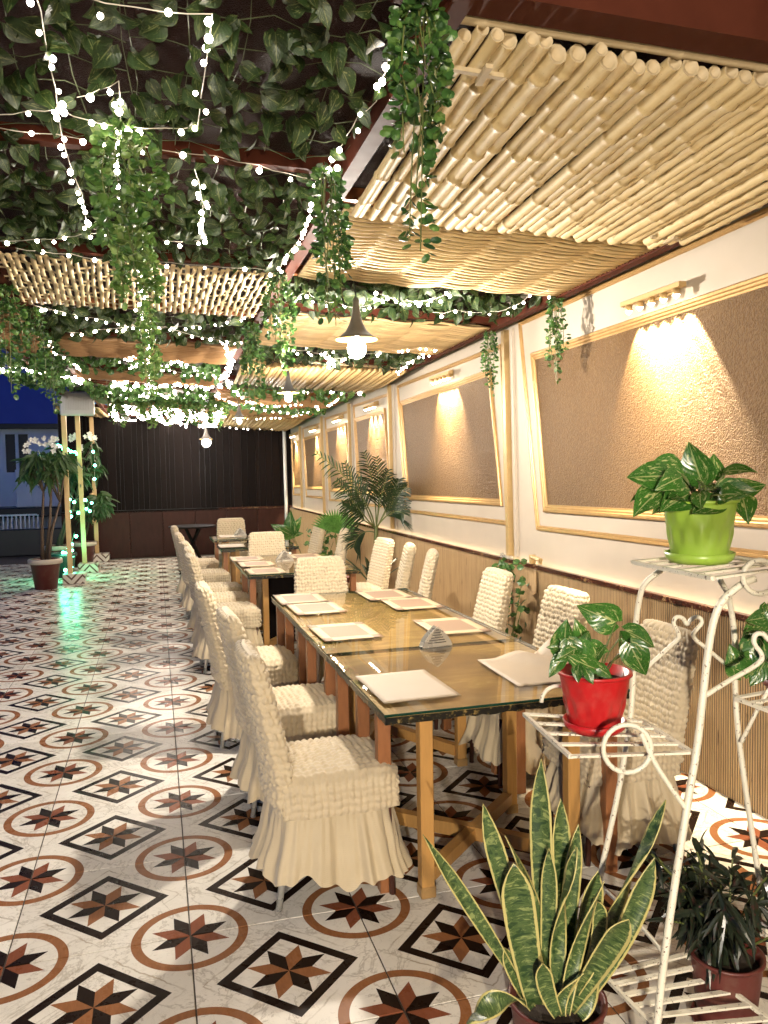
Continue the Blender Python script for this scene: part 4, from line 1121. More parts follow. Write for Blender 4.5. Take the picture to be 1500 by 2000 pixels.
string_light(CL([(30, 484), (75, 490), (140, 496), (190, 506), (330, 512), (395, 518), (500, 524), (545, 528)], .02), 'fairy string along the front beam of the cane lattice', .16)
string_light(CL([(60, 594), (120, 608), (190, 622), (260, 634), (330, 638), (420, 632), (492, 616)], .01), 'fairy string swagged under the lattice beam, upper one', .075, .0095)
string_light(CL([(130, 650), (180, 645), (260, 636), (330, 640), (400, 660), (470, 668)], .02), 'fairy string swagged under the lattice beam, lower one', .075, .0095)
string_light(CL([(236, 470), (275, 540), (285, 570), (268, 600), (285, 640), (290, 690), (294, 740)], .05), 'fairy lights wound round the middle row of garlands', .10, .010)
string_light(CL([(95, 660), (110, 690), (130, 700), (150, 712), (175, 738)]), 'fairy string along the open side beam above the floodlight', .08, .011)
for k, (A, lb, sp) in enumerate((
    ([(230, 700), (262, 690), (300, 715), (345, 700), (400, 722), (440, 735), (452, 700), (440, 665)], 'tangled fairy string in the middle bay beyond the reed mat', .06),
    ([(255, 715), (280, 700), (330, 722), (380, 728), (430, 730)], 'second fairy string in the middle bay beyond the reed mat', .07),
    ([(560, 580), (600, 568), (620, 582), (660, 590), (700, 600), (760, 575), (800, 588), (850, 580)], 'fairy string threaded through the ivy between the reed mats', .12),
    ([(730, 560), (745, 575), (790, 582), (812, 588), (870, 575), (880, 570)], 'bundled fairy lights in the ivy between the reed mats', .055),
    ([(845, 610), (890, 605), (960, 608), (1000, 598), (1035, 575), (1080, 560)], 'fairy string near the wall end of the ivy between the mats', .13),
    ([(560, 678), (600, 684), (640, 690), (660, 700), (690, 690), (760, 684), (815, 680)], 'fairy string behind the front pendant lamp', .10),
    ([(640, 690), (650, 705), (640, 712), (655, 700), (628, 690), (645, 682)], 'knot of fairy lights left of the front pendant lamp', .05),
    ([(775, 725), (800, 705), (825, 690), (850, 680), (835, 678)], 'fairy string climbing along the wall side beam', .08),
    ([(540, 752), (580, 762), (620, 765), (660, 762), (700, 768), (712, 755)], 'fairy string under the small bamboo panel', .10),
    ([(440, 735), (470, 770), (500, 785), (540, 790), (590, 785), (640, 790), (660, 778)], 'fairy string round the second pendant lamp', .09),
    ([(430, 770), (470, 790), (520, 800), (580, 803), (620, 797)], 'fairy string farther back in the wall side bay', .10),
    ([(415, 800), (450, 812), (500, 815), (560, 812), (590, 806)], 'fairy string before the farthest bamboo panel, upper', .10),
    ([(390, 826), (430, 831), (480, 834), (530, 836)], 'fairy string before the farthest bamboo panel, lower', .09))):
    string_light(CL(A, .02), lb, sp, .0100 if k < 8 else .0135, sag=.015, jit=.03)
# dense white lights over the far cluster of garlands
for k, (A, lb) in enumerate((([(190, 752), (230, 748), (280, 755), (330, 752), (380, 758), (430, 762)], 'dense fairy string through the bright ivy mass, rear'),
                            ([(200, 760), (250, 765), (300, 758), (350, 766), (425, 768)], 'dense fairy string through the bright ivy mass, front'),
                            ([(215, 780), (222, 805), (235, 825), (248, 800), (240, 782), (262, 790), (280, 812), (300, 800), (318, 790), (345, 815)], 'dense fairy string in the left half of the far garland cluster'),
                            ([(300, 785), (310, 810), (330, 822), (350, 800), (372, 815), (395, 800), (410, 825), (430, 808), (425, 785)], 'dense fairy string in the right half of the far garland cluster'),
                            ([(232, 790), (268, 800), (310, 795), (360, 790), (400, 812), (436, 796)], 'dense fairy string across the front of the far garland cluster'),
                            ([(215, 742), (250, 735), (300, 745), (350, 738), (400, 748), (440, 742)], 'fairy string on the beam just before the bright ivy mass'),
                            ([(225, 822), (260, 815), (300, 826), (340, 818), (380, 828), (415, 820)], 'lowest dense fairy string under the far garland cluster'),
                            ([(0, 712), (40, 705), (80, 715), (120, 722), (160, 735)], 'dense fairy string in the ivy over the open side'))):
    string_light([p+Vector((0, 0, -.02)) for p in CL(A)], lb, .04, .0170, sag=.02, jit=.06)

# ------------------------------------------------------------------ potted plants
def pot(t, c, r0, r1, h, mat, fac=0, rimw=.006, soil=True):
    def fn(r, z, a, i):
        if fac and .08*h < z < .84*h and i > 0:
            return r*(1+.036*math.cos(a*fac)*math.cos(z/h*PI*2.6)*math.sin(PI*(z/h-.08)/.78))
        return r
    prof = [(r0*.96, 0.0)]+[(r0+(r1-r0)*(q/24)**.85, .004+(h-.012)*q/24) for q in range(25)]+[(r1+rimw, h-.008), (r1+rimw, h), (r1-.004, h), (r1-.008, h-.03)]
    obj('pot', MB().lathe(prof, 104, c, fn=fn), MT[mat], t, True)
    obj('saucer', MB().lathe([(r0*1.05, -.012), (r0*1.22, .0), (r0*1.28, .018), (r0*1.24, .018), (r0*1.16, .002)], 40, c), MT[mat], t, True)
    if soil: obj('soil', MB().lathe([(.004, h-.026), (r1-.01, h-.03)], 24, c), MT['soil'], t)
PL = [heart_leaf(1, .74+.06*k, .18+.1*k, .22, 10, 7, k+5).mesh('leaf', MT['pothos'], True) for k in range(4)]
def leaf_at(t, base, tip, nrm, wid=1.0, k=0, stalk=None):
    base, tip = Vector(base), Vector(tip); d = tip-base; L = d.length; d.normalize(); nn = Vector(nrm); sd = d.cross(nn)
    if sd.length < 1e-3: sd = d.cross(Vector((.2, .7, .4)))
    sd.normalize(); nn = sd.cross(d)
    M4 = Matrix((sd, d, nn)).transposed().to_4x4(); o = bpy.data.objects.new('leaf', PL[k % 4]); COL.objects.link(o); o.parent = t
    o.matrix_local = Matrix.Translation(base-t.location) @ M4 @ Matrix.Diagonal((L*wid, L, L, 1))
    if stalk is not None:
        s0 = Vector(stalk); obj('stalk', MB().tube([s0, s0.lerp(base, .5)+Vector((0, 0, .02)), base], .0026, 5), MT['stem'], t, True)
    return o
TOCAM = Vector((-.55, -.75, .35))
def pothos_bush(t, c, n, R_, hmin, hmax, seed, L=(.055, .085)):
    R = random.Random(seed)
    for k in range(n):
        a = R.uniform(0, 2*PI); rr = R_*R.uniform(.15, 1)**.7; hh = R.uniform(hmin, hmax)*(1.1-.5*rr/R_)
        b = Vector(c)+Vector((rr*math.cos(a), rr*math.sin(a), hh)); d = Vector((math.cos(a), math.sin(a), R.uniform(-.7, .35)))
        l = R.uniform(*L); leaf_at(t, b, b+d.normalized()*l, TOCAM+rdir(R)*.8+Vector((0, 0, .6)), R.uniform(.85, 1.1), k, Vector(c)+Vector((rr*.25*math.cos(a), rr*.25*math.sin(a), 0)))
# green pot on the top shelf
gp = dp(1366, 1098, 2.25)
t = thing('potted_pothos', 'pothos in a lime green faceted pot on the top shelf of the plant stand', 'potted plant', gp)
pot(t, gp+Vector((0, 0, .012)), .074, .098, .165, 'greenpot', 13)
pothos_bush(t, gp+Vector((0, 0, .15)), 26, .13, .03, .13, 3, (.06, .095))
for (bx, by, tx, ty, dz) in ((1370, 940, 1345, 872, 0), (1300, 930, 1232, 930, -.02), (1290, 960, 1240, 988, -.03), (1420, 965, 1495, 940, .0), (1320, 905, 1268, 912, .02), (1345, 965, 1300, 990, -.06), (1450, 970, 1462, 1012, -.04), (1395, 935, 1395, 890, .03), (1400, 980, 1360, 995, -.07), (1330, 925, 1290, 895, .0)):
    leaf_at(t, dp(bx, by, 2.25+dz), dp(tx, ty, 2.22+dz*1.5), TOCAM+rdir(random)*.3, 1.05, bx, gp+Vector((0, 0, .14)))
# red pot on the middle shelf
rp = dp(1161, 1424, 2.3)
t = thing('potted_pothos', 'pothos in a bright red pot on the middle shelf of the plant stand', 'potted plant', rp)
pot(t, rp+Vector((0, 0, .012)), .070, .100, .160, 'redpot', 13)
for (bx, by, tx, ty, d0, wd) in ((1105, 1285, 1095, 1215, 2.24, 1.1), (1110, 1250, 1130, 1300, 2.2, 1.0), (1150, 1290, 1105, 1250, 2.2, 1.15), (1160, 1305, 1110, 1285, 2.17, 1.0), (1100, 1280, 1072, 1322, 2.22, .8), (1130, 1300, 1125, 1330, 2.16, 1.0), (1150, 1260, 1188, 1275, 2.26, 1.0), (1138, 1245, 1125, 1215, 2.28, .9), (1203, 1215, 1140, 1190, 2.3, 1.0), (1222, 1232, 1285, 1258, 2.28, .85), (1230, 1258, 1262, 1322, 2.22, 1.0), (1222, 1275, 1213, 1240, 2.3, .6), (1145, 1310, 1160, 1335, 2.15, .9), (1120, 1270, 1085, 1290, 2.19, .9), (1165, 1300, 1195, 1325, 2.2, .9), (1135, 1275, 1150, 1240, 2.22, 1.0), (1110, 1265, 1075, 1262, 2.25, .9), (1160, 1290, 1180, 1258, 2.24, .8)):
    leaf_at(t, dp(bx, by, d0), dp(tx, ty, d0-.02), TOCAM+rdir(random)*.35, wd*1.0, bx, dp(1172+random.uniform(-14, 20), 1340, 2.3))
# pothos at the right edge on the side shelf
sp_ = dp(1545, 1345, 2.42)
t = thing('potted_pothos', 'pothos leaves reaching in at the right picture edge, on the side shelf', 'potted plant', sp_)
pot(t, sp_+Vector((0, 0, .012)), .065, .09, .14, 'terracotta')
pothos_bush(t, sp_+Vector((0, 0, .13)), 16, .10, .02, .12, 9, (.055, .08))
for (bx, by, tx, ty) in ((1500, 1205, 1462, 1212), (1478, 1250, 1455, 1310), (1470, 1290, 1432, 1300), (1500, 1280, 1470, 1340), (1498, 1180, 1505, 1215), (1450, 1320, 1430, 1270)):
    leaf_at(t, dp(bx, by, 2.38), dp(tx, ty, 2.35), TOCAM+rdir(random)*.3, 1.0, bx, sp_+Vector((0, 0, .13)))

# snake plant
def snake_material():
    g = G('snake_plant_leaf'); U = g.coord('UV'); x, y, z = g.xyz(U); oi = g.n('ShaderNodeObjectInfo').outputs['Random']
    ax = g.math('ABSOLUTE', g.math('SUBTRACT', x, .5))
    cmb = g.n('ShaderNodeCombineXYZ'); g.put(cmb.inputs[0], g.math('ADD', g.math('MULTIPLY', x, 1.6), g.math('MULTIPLY', oi, 30))); g.put(cmb.inputs[1], g.math('MULTIPLY', y, 26))
    n = g.noise(cmb.outputs[0], 1.3, 4, .6, .9)
    c = g.ramp(n, [(.40, (.018, .042, .014)), (.47, (.07, .11, .033)), (.54, (.035, .065, .02)), (.60, (.19, .23, .08))])
    edge = g.step(g.math('ADD', ax, g.math('MULTIPLY', g.math('SUBTRACT', g.noise(cmb.outputs[0], .9, 2), .5), .10)), .385, .41)
    c = g.mix(edge, c, (.44, .38, .14)); return g.set(c, .38)
MT['snake'] = snake_material()
sb = dp(1088, 1945, 2.02); sb.z = 0
t = thing('snake_plant', 'tall variegated snake plant in a dark red pot in the foreground', 'potted plant', sb)
pot(t, sb+Vector((0, 0, .012)), .085, .118, .27, 'terracotta')
SN = [  # base px, control px, tip px, depth base/tip, width px
    (1080, 1960, 1050, 1700, 1057, 1480, 2.05, 2.06, 40, 0), (1060, 1950, 985, 1740, 943, 1568, 2.02, 2.0, 36, 0), (1105, 1950, 1098, 1700, 1095, 1558, 2.08, 2.1, 36, 0),
    (1035, 1955, 940, 1800, 825, 1630, 1.98, 1.92, 26, 1), (1045, 1965, 1015, 1800, 1003, 1685, 1.95, 1.93, 58, 0), (1085, 1965, 1060, 1760, 985, 1632, 2.0, 2.02, 30, 1),
    (1120, 1960, 1205, 1780, 1300, 1562, 2.04, 2.08, 38, 2), (1135, 1960, 1240, 1820, 1278, 1675, 2.0, 2.02, 44, 0), (1110, 1975, 1195, 1850, 1228, 1795, 1.94, 1.90, 60, 0),
    (1090, 1975, 1080, 1800, 1126, 1655, 1.96, 1.98, 34, 2), (1100, 1960, 1110, 1760, 1130, 1608, 2.06, 2.08, 34, 0), (1065, 1960, 1075, 1780, 1072, 1655, 2.0, 2.0, 30, 0),
    (1105, 1980, 1115, 1860, 1180, 1720, 1.92, 1.96, 32, 1), (1120, 1965, 1150, 1800, 1168, 1700, 2.05, 2.06, 44, 0), (1025, 1960, 960, 1930, 905, 2020, 1.92, 1.86, 42, 2),
    (1090, 1985, 1060, 1930, 1060, 1880, 1.90, 1.88, 32, 0), (1040, 1970, 1000, 1900, 985, 1850, 1.97, 1.96, 26, 0), (1130, 1985, 1150, 1960, 1165, 1880, 1.95, 1.95, 40, 1),
    (1120, 1950, 1160, 1850, 1215, 1760, 2.1, 2.12, 22, 0), (1070, 1950, 1110, 1750, 1085, 1600, 2.1, 2.12, 30, 1), (1100, 1985, 1080, 1950, 1140, 1900, 1.9, 1.9, 26, 1), (1128, 1960, 1190, 1800, 1165, 1760, 2.0, 2.0, 30, 0)]
for k, (bx, by, mx_, my_, tx, ty, d0, d1, wpx, tw) in enumerate(SN):
    P = []; n = 16
    for i in range(n+1):
        s_ = i/n; px = (1-s_)**2*bx+2*s_*(1-s_)*mx_+s_*s_*tx; py = (1-s_)**2*by+2*s_*(1-s_)*my_+s_*s_*ty
        c = dp(px, py, d0+(d1-d0)*s_)
        gx = 2*(1-s_)*(mx_-bx)+2*s_*(tx-mx_); gy = 2*(1-s_)*(my_-by)+2*s_*(ty-my_); gl = math.hypot(gx, gy) or 1
        sx, sy = -gy/gl, gx/gl       # image-plane side
        w_ = wpx/FPX*d0*.56*(.55+.45*math.sin(min(1, s_*1.6)*PI/2))*(1 if s_ < .70 else max(.02, (1-((s_-.70)/.30)**1.9)))
        th = (tw*.9)*(s_-.3)*2.2+(k*.37 % 1.0)*.8-.4
        sd = (_r*sx-_u*sy)*math.cos(th)+_f*math.sin(th)
        nrm = sd.cross(_r*(gx/gl)-_u*(gy/gl))
        if nrm.dot(_f) > 0: nrm = -nrm
        row = [c+sd*w_*q-nrm*w_*.35*(1-q*q) for q in (-1, -.6, 0, .6, 1)]
        P.append(row)
    m = MB(); m.grid(P, uv=True); o = obj('leaf', m, MT['snake'], t, True)
    md = o.modifiers.new('thick', 'SOLIDIFY'); md.thickness = .0025

# dark bushy plant bottom right
db = dp(1418, 1985, 2.3); db.z = 0
t = thing('potted_shrub', 'dark narrow leaved plant in a brown red pot at the bottom right', 'potted plant', db)
pot(t, db+Vector((0, 0, .012)), .075, .098, .21, 'terracotta')
R = random.Random(5); fo = MB(); st = MB(); top = db+Vector((0, 0, .20))
for k in range(26):
    a = R.uniform(0, 2*PI); rr = R.uniform(.05, .23); hh = R.uniform(.10, .34)
    e = top+Vector((rr*math.cos(a), rr*math.sin(a), hh)); mid = top.lerp(e, .5)+Vector((0, 0, .04)); st.tube([top, mid, e], .003, 4)
    for q in range(17):
        u = R.uniform(.25, 1); p = top.lerp(mid, u*2) if u < .5 else mid.lerp(e, u*2-1)
        d = Vector((math.cos(a), math.sin(a), R.uniform(-.9, .8)))*.6+rdir(R)
        add_leaf(fo, p, d, rdir(R, .5), R.uniform(.06, .11), R.uniform(.014, .024), 'strip', R.uniform(.1, .6))
obj('stem', st, MT['stem'], t); o = obj('foliage', fo, MT['darkleaf'], t); o['kind'] = 'stuff'

# areca palm by the wall
pb = Vector((2.30, 8.55, 0))
t = thing('potted_palm', 'tall feather palm in a pot against the wall behind the bright chairs', 'potted plant', pb)
pot(t, pb+Vector((0, 0, .012)), .13, .17, .30, 'terracotta')
R = random.Random(8)
FR = [((732, 1030), (722, 960), (612, 880)), ((730, 1030), (712, 980), (672, 900)), ((735, 1030), (735, 950), (710, 880)), ((735, 1030), (745, 960), (735, 890)), ((737, 1030), (760, 980), (795, 950)), ((735, 1030), (768, 985), (790, 1005)), ((730, 1030), (705, 1000), (655, 935)), ((733, 1030), (700, 1010), (668, 985)), ((735, 1030), (742, 970), (760, 915)), ((737, 1030), (770, 960), (780, 935)), ((733, 1040), (700, 1030), (690, 1070))]
for k, (a, b, c) in enumerate(FR):
    y = 8.45+R.uniform(-.25, .2); A, B, Cc = at(*a, Y=8.55), at(*b, Y=y), at(*c, Y=y-.1)
    st = MB(); fo = MB(); pts = []
    for i in range(13):
        s_ = i/12; pts.append(A*(1-s_)**2+B*2*s_*(1-s_)+Cc*s_*s_)
    st.tube(pts, [.009*(1-.7*i/12) for i in range(13)], 5)
    fr = obj('frond', st, MT['stem'], t)
    for i in range(2, 19):
        s_ = .25+.75*i/19; p = A*(1-s_)**2+B*2*s_*(1-s_)+Cc*s_*s_; d = ((B-A)*2*(1-s_)+(Cc-B)*2*s_).normalized()
        sd = d.cross(Vector((.2, -.9, .3))).normalized(); L = .25*math.sin(PI*min(1, .25+s_*.72))+.03
        for q in (-1, 1):
            add_leaf(fo, p, d*.75+sd*q*.8+Vector((0, 0, R.uniform(-.25, .12))), Vector((-.3, -1, .4)), L*R.uniform(.75, 1.1), .015, 'strip', R.uniform(.1, .45))
    o = obj('leaflets', fo, MT['palm'], fr); o['kind'] = 'stuff'
st = MB(); st.tube([pb+Vector((0, 0, .28)), at(735, 1030, Y=8.55)], .022, 8); obj('stem', st, MT['stem'], t)
for k in range(10):
    a = R.uniform(0, 2*PI); e = pb+Vector((.30*math.cos(a), .30*math.sin(a), R.uniform(.35, .75))); fo2 = MB()
    add_leaf(fo2, pb+Vector((0, 0, .3)), e-(pb+Vector((0, 0, .3))), Vector((0, 0, 1)), (e-pb).length, .05, 'strip', .3); obj('leaf', fo2, MT['palm'], t)
# fan palm, broad leaf, ivy pots behind the far chairs
fb = Vector((2.22, 9.9, 0)); t = thing('fan_palm', 'bright green fan palm leaf beside the wainscot', 'potted plant', fb)
pot(t, fb+Vector((0, 0, .012)), .11, .14, .26, 'terracotta')
ctr = at(655, 1040, Y=9.8); m = MB(); m.tube([fb+Vector((0, 0, .25)), ctr], .008, 5); obj('stem', m, MT['stem'], t)
m = MB()
for k in range(26):
    a = -1.9+3.2*k/25; d = _r*math.sin(a*.9+.55)+_u*math.cos(a*.9+.55)*1.0
    add_leaf(m, ctr, d-_f*.25, -_f, .34, .032, 'strip', .08)
o = obj('fan_leaf', m, MT['fan'], t); o['kind'] = 'stuff'
lb_ = Vector((2.2, 12.4, 0)); t = thing('broad_leaf_plant', 'broad leaved green plant near the far corner of the wall', 'potted plant', lb_)
pot(t, lb_+Vector((0, 0, .012)), .11, .15, .28, 'terracotta')
for (bx, by, tx, ty) in ((570, 1045, 562, 1000), (568, 1045, 530, 1025), (572, 1045, 585, 1008), (572, 1045, 592, 1040), (568, 1048, 540, 1050)):
    leaf_at(t, at(bx, by, Y=12.3), at(tx, ty, Y=12.25), TOCAM, .75, bx, lb_+Vector((0, 0, .27)))
def ivy_pot(c, n, W, Hh, label, hang=.2, mat='garland', leaf=.05):
    t = thing('ivy_plant', label, 'potted plant', c); R = random.Random(n)
    pot(t, Vector(c)+Vector((0, 0, .012)), .09, .12, .2, 'terracotta')
    fo = MB(); top = Vector(c)+Vector((0, 0, .2))
    for k in range(n):
        a = R.uniform(0, 2*PI); p = top+Vector((W*R.uniform(0, 1)*math.cos(a), W*R.uniform(0, 1)*math.sin(a), R.uniform(-hang, Hh)))
        add_leaf(fo, p, rdir(R), rdir(R, .4), leaf*R.uniform(.7, 1.2), leaf*.8, 'oval', .25)
    o = obj('foliage', fo, MT[mat], t); o['kind'] = 'stuff'
    st = MB()
    for k in range(6): st.tube([top, top+Vector((R.uniform(-W, W), R.uniform(-W, W), R.uniform(.1, Hh)))], .004, 4)
    obj('stem', st, MT['stem'], t); return t
ivy_pot((2.36, 5.15, .0), 150, .17, .78, 'ivy climbing the wainscot behind the third wall side chair', .05, leaf=.06)
ivy_pot((2.2, 10.9, .0), 200, .26, .62, 'bushy ivy by the wall beyond the fan palm', .05, leaf=.07)

# ------------------------------------------------------------------ white iron plant stand
ps = thing('plant_stand', 'chipped white wrought iron plant stand with several shelves in the right foreground', 'plant stand', (1.35, 1.9, 0))
def rod(pts, r, name='rod', seg=8):
    # smooth the polyline with Catmull-Rom
    P = [Vector(p) for p in pts]
    if len(P) > 2:
        Q = []
        for i in range(len(P)-1):
            p0, p1, p2, p3 = P[max(i-1, 0)], P[i], P[i+1], P[min(i+2, len(P)-1)]
            for k in range(6):
                u = k/6; Q.append(.5*((2*p1)+(p2-p0)*u+(2*p0-5*p1+4*p2-p3)*u*u+(3*p1-p0-3*p2+p3)*u**3))
        P = Q+[P[-1]]
    return obj(name, MB().tube(P, r, seg), MT['ironwhite'], ps, True)
def foot(p, q):
    """extend the line p->q down to the floor"""
    k = -p.z/(q.z-p.z) if abs(q.z-p.z) > 1e-6 else 0; return p+(q-p)*k
A, B = dp(1304, 1823, 2.02), dp(1283, 2000, 2.0)
front = [foot(A, B), B, A, dp(1341, 1581, 2.06), dp(1362, 1455, 2.09), dp(1383, 1274, 2.10), dp(1398, 1200, 2.10), dp(1419, 1165, 2.10), dp(1453, 1139, 2.10), dp(1475, 1130, 2.1)]
rod(front, .0098, 'leg')
A, B = dp(1206, 1555, 2.42), dp(1169, 1725, 2.42)
rod([foot(A, B), B, A, dp(1222, 1464, 2.42), dp(1233, 1386, 2.42), dp(1238, 1300, 2.42), dp(1241, 1227, 2.42), dp(1250, 1165, 2.40), dp(1263, 1136, 2.38), dp(1292, 1113, 2.36)], .0085, 'leg')
A, B = dp(1459, 1560, 2.45), dp(1480, 1700, 2.45)
rod([foot(A, B), B, A, dp(1442, 1430, 2.45), dp(1436, 1339, 2.45), dp(1435, 1248, 2.44), dp(1424, 1170, 2.42), dp(1405, 1131, 2.40)], .0085, 'leg')
def shelf(A, B, C_, D, n, r=.0065, name='shelf'):
    """A-B-C-D corners; slats run A->D direction"""
    A, B, C_, D = map(Vector, (A, B, C_, D))
    sh = obj(name, MB().bar(A, B, .011, .011), MT['ironwhite'], ps)
    obj('shelf_edge', MB().bar(D, C_, .011, .011), MT['ironwhite'], sh)
    for k in range(n):
        u = k/(n-1); m = MB(); m.bar(A.lerp(B, u)+Vector((0, 0, .001)), D.lerp(C_, u)+Vector((0, 0, .001)), .016, .006); o = obj('slat', m, MT['ironwhite'], sh)
    return sh
Zs = gp.z-.006
q = lambda a, b, z: at(a, b, Z=z)
A, B = q(1236, 1098, Zs), q(1392, 1130, Zs); C_ = B+Vector((.34, .10, 0)); D = A+Vector((.34, .10, 0))
shelf(A, B, C_, D, 6)
Zs2 = rp.z-.006
shelf(q(1024, 1395, Zs2), q(1114, 1478, Zs2), q(1352, 1470, Zs2), q(1256, 1409, Zs2), 5)
Zs3 = .12
shelf(dp(1180, 1905, 2.28), dp(1280, 2010, 2.05), dp(1500, 1990, 2.12), dp(1340, 1865, 2.36), 6)
shelf(dp(1436, 1364, 2.40), dp(1520, 1395, 2.28), dp(1600, 1385, 2.35), dp(1520, 1348, 2.47), 4)
def ring(px, py, rad, depth, r=.007, a0=0, a1=2*PI, tilt=0):
    c = dp(px, py, depth); rt_ = _r*math.cos(tilt)+_f*math.sin(tilt)
    pts = [c+rt_*rad*math.cos(a0+(a1-a0)*k/24)+_u*rad*math.sin(a0+(a1-a0)*k/24) for k in range(25)]
    obj('ring', MB().tube(pts, r, 8), MT['ironwhite'], ps, True)
ring(1484, 1127, .044, 2.08, .0072)
ring(1225, 1462, .062, 2.06, .0068, .35*PI-1.9, 1.95*PI)
ring(1090, 1372, .050, 2.40, .006, 0, PI)
rod([dp(1252, 1432, 2.06), dp(1285, 1500, 2.06), dp(1341, 1581, 2.06)], .007)
rod([dp(1262, 1305, 2.40), dp(1300, 1270, 2.38), dp(1326, 1244, 2.36), dp(1316, 1218, 2.36), dp(1322, 1205, 2.36), dp(1334, 1208, 2.36), dp(1342, 1219, 2.36), dp(1352, 1208, 2.36), dp(1366, 1206, 2.36), dp(1370, 1218, 2.36), dp(1354, 1242, 2.36), dp(1382, 1268, 2.38), dp(1433, 1310, 2.42)], .0062)
rod([dp(1379, 1358, 2.10), dp(1420, 1332, 2.12), dp(1478, 1298, 2.14), dp(1488, 1280, 2.14), dp(1473, 1256, 2.14), dp(1476, 1240, 2.14), dp(1490, 1238, 2.14), dp(1502, 1250, 2.14), dp(1512, 1240, 2.14), dp(1530, 1242, 2.14), dp(1528, 1262, 2.14), dp(1520, 1285, 2.14), dp(1570, 1310, 2.16)], .0066)
rod([dp(1448, 1450, 2.42), dp(1480, 1385, 2.40), dp(1510, 1335, 2.40)], .006)
rod([dp(1169, 1725, 2.42), dp(1235, 1790, 2.25), dp(1296, 1860, 2.02)], .006)

# ------------------------------------------------------------------ open side: posts, frangipani trees, floodlight
def tiled_block():
    g = G('chevron_tile_block'); v = g.pos(); x, y, z = g.xyz(v)
    f = g.math('FRACT', g.math('ADD', g.math('MULTIPLY', z, 9), g.math('MULTIPLY', g.math('ABSOLUTE', g.math('SUBTRACT', g.math('FRACT', g.math('MULTIPLY', x, 3.2)), .5)), 3.0)))
    c = g.mix(g.math('LESS_THAN', f, .33), (.55, .50, .42), (.10, .045, .025)); return g.set(c, .3)
MT['block'] = tiled_block()
PT = [((122, 768), (138, 1128), 12.85), ((150, 800), (166, 1100), 14.2), ((178, 815), (190, 1082), 15.9)]
for k, (a, b, y) in enumerate(PT):
    T0, B0 = at(*a, Y=y), at(*b, Y=y)
    t = thing('pergola_post', 'thin tan post on a chevron tiled block, %s of three at the open side' % ('nearest', 'second', 'farthest')[k], 'post', (B0.x, y, 0), 0, 'pergola posts on tiled blocks')
    m = MB(); m.bar((B0.x, y, .10), (T0.x, y, max(T0.z, 2.6)+.1), .068 if k == 0 else .07, .068, up=(0, 1, 0)); obj('post', m, MT['goldpost'], t)
    m = MB(); m.bbox(B0.x-.16+.06, y-.16, 0, B0.x+.16+.06, y+.16, .15, .006); obj('tiled_base', m, MT['block'], t)
    if k == 2:
        m = MB()
        for q_ in range(7): m.ball((B0.x-.06+.01*math.sin(q_), y-.05, .75+q_*.085), .042)
        obj('wrapped_cord', m, MT['goldpost'], t, True)
# floodlight
fl = at(152, 785, Y=12.6); t = thing('floodlight', 'white finned floodlight box hung under the beam by the first thin post', 'floodlight', fl)
m = MB(); m.bbox(fl.x-.25, fl.y-.05, fl.z-.20, fl.x+.23, fl.y+.05, fl.z+.15, .02); obj('housing', m, MT['white'], t)
for k in range(16):
    xx = fl.x-.19+k*.023; m = MB(); m.box(xx, fl.y-.072, fl.z-.13, xx+.010, fl.y-.048, fl.z+.10); obj('fin', m, MT['white'], t)
m = MB(); m.tube([(fl.x-.15, fl.y, fl.z+.15), (fl.x-.12, fl.y, fl.z+.28), (fl.x+.05, fl.y, fl.z+.22), (fl.x+.16, fl.y, fl.z+.30), (fl.x+.18, fl.y, fl.z+.14)], .012, 6); obj('cable', m, MT['white'], t, True)
obj('bracket', MB().tube([(fl.x-.24, fl.y, fl.z+.05), (fl.x-.24, fl.y, fl.z+.26), (fl.x+.22, fl.y, fl.z+.26), (fl.x+.22, fl.y, fl.z+.05)], .012, 6), MT['white'], t)
# security camera among the lit garlands
sc_ = at(245, 815, Y=12.0); t = thing('security_camera', 'white bullet camera tucked beside the lit garland cluster', 'camera', sc_)
obj('body', MB().tube([sc_+Vector((-.05, 0, .08)), sc_+Vector((.03, -.02, -.04))], .04, 12), MT['white'], t, True)
obj('mount', MB().tube([sc_+Vector((-.05, 0, .08)), sc_+Vector((-.08, .02, .22))], .015, 8), MT['white'], t, True)

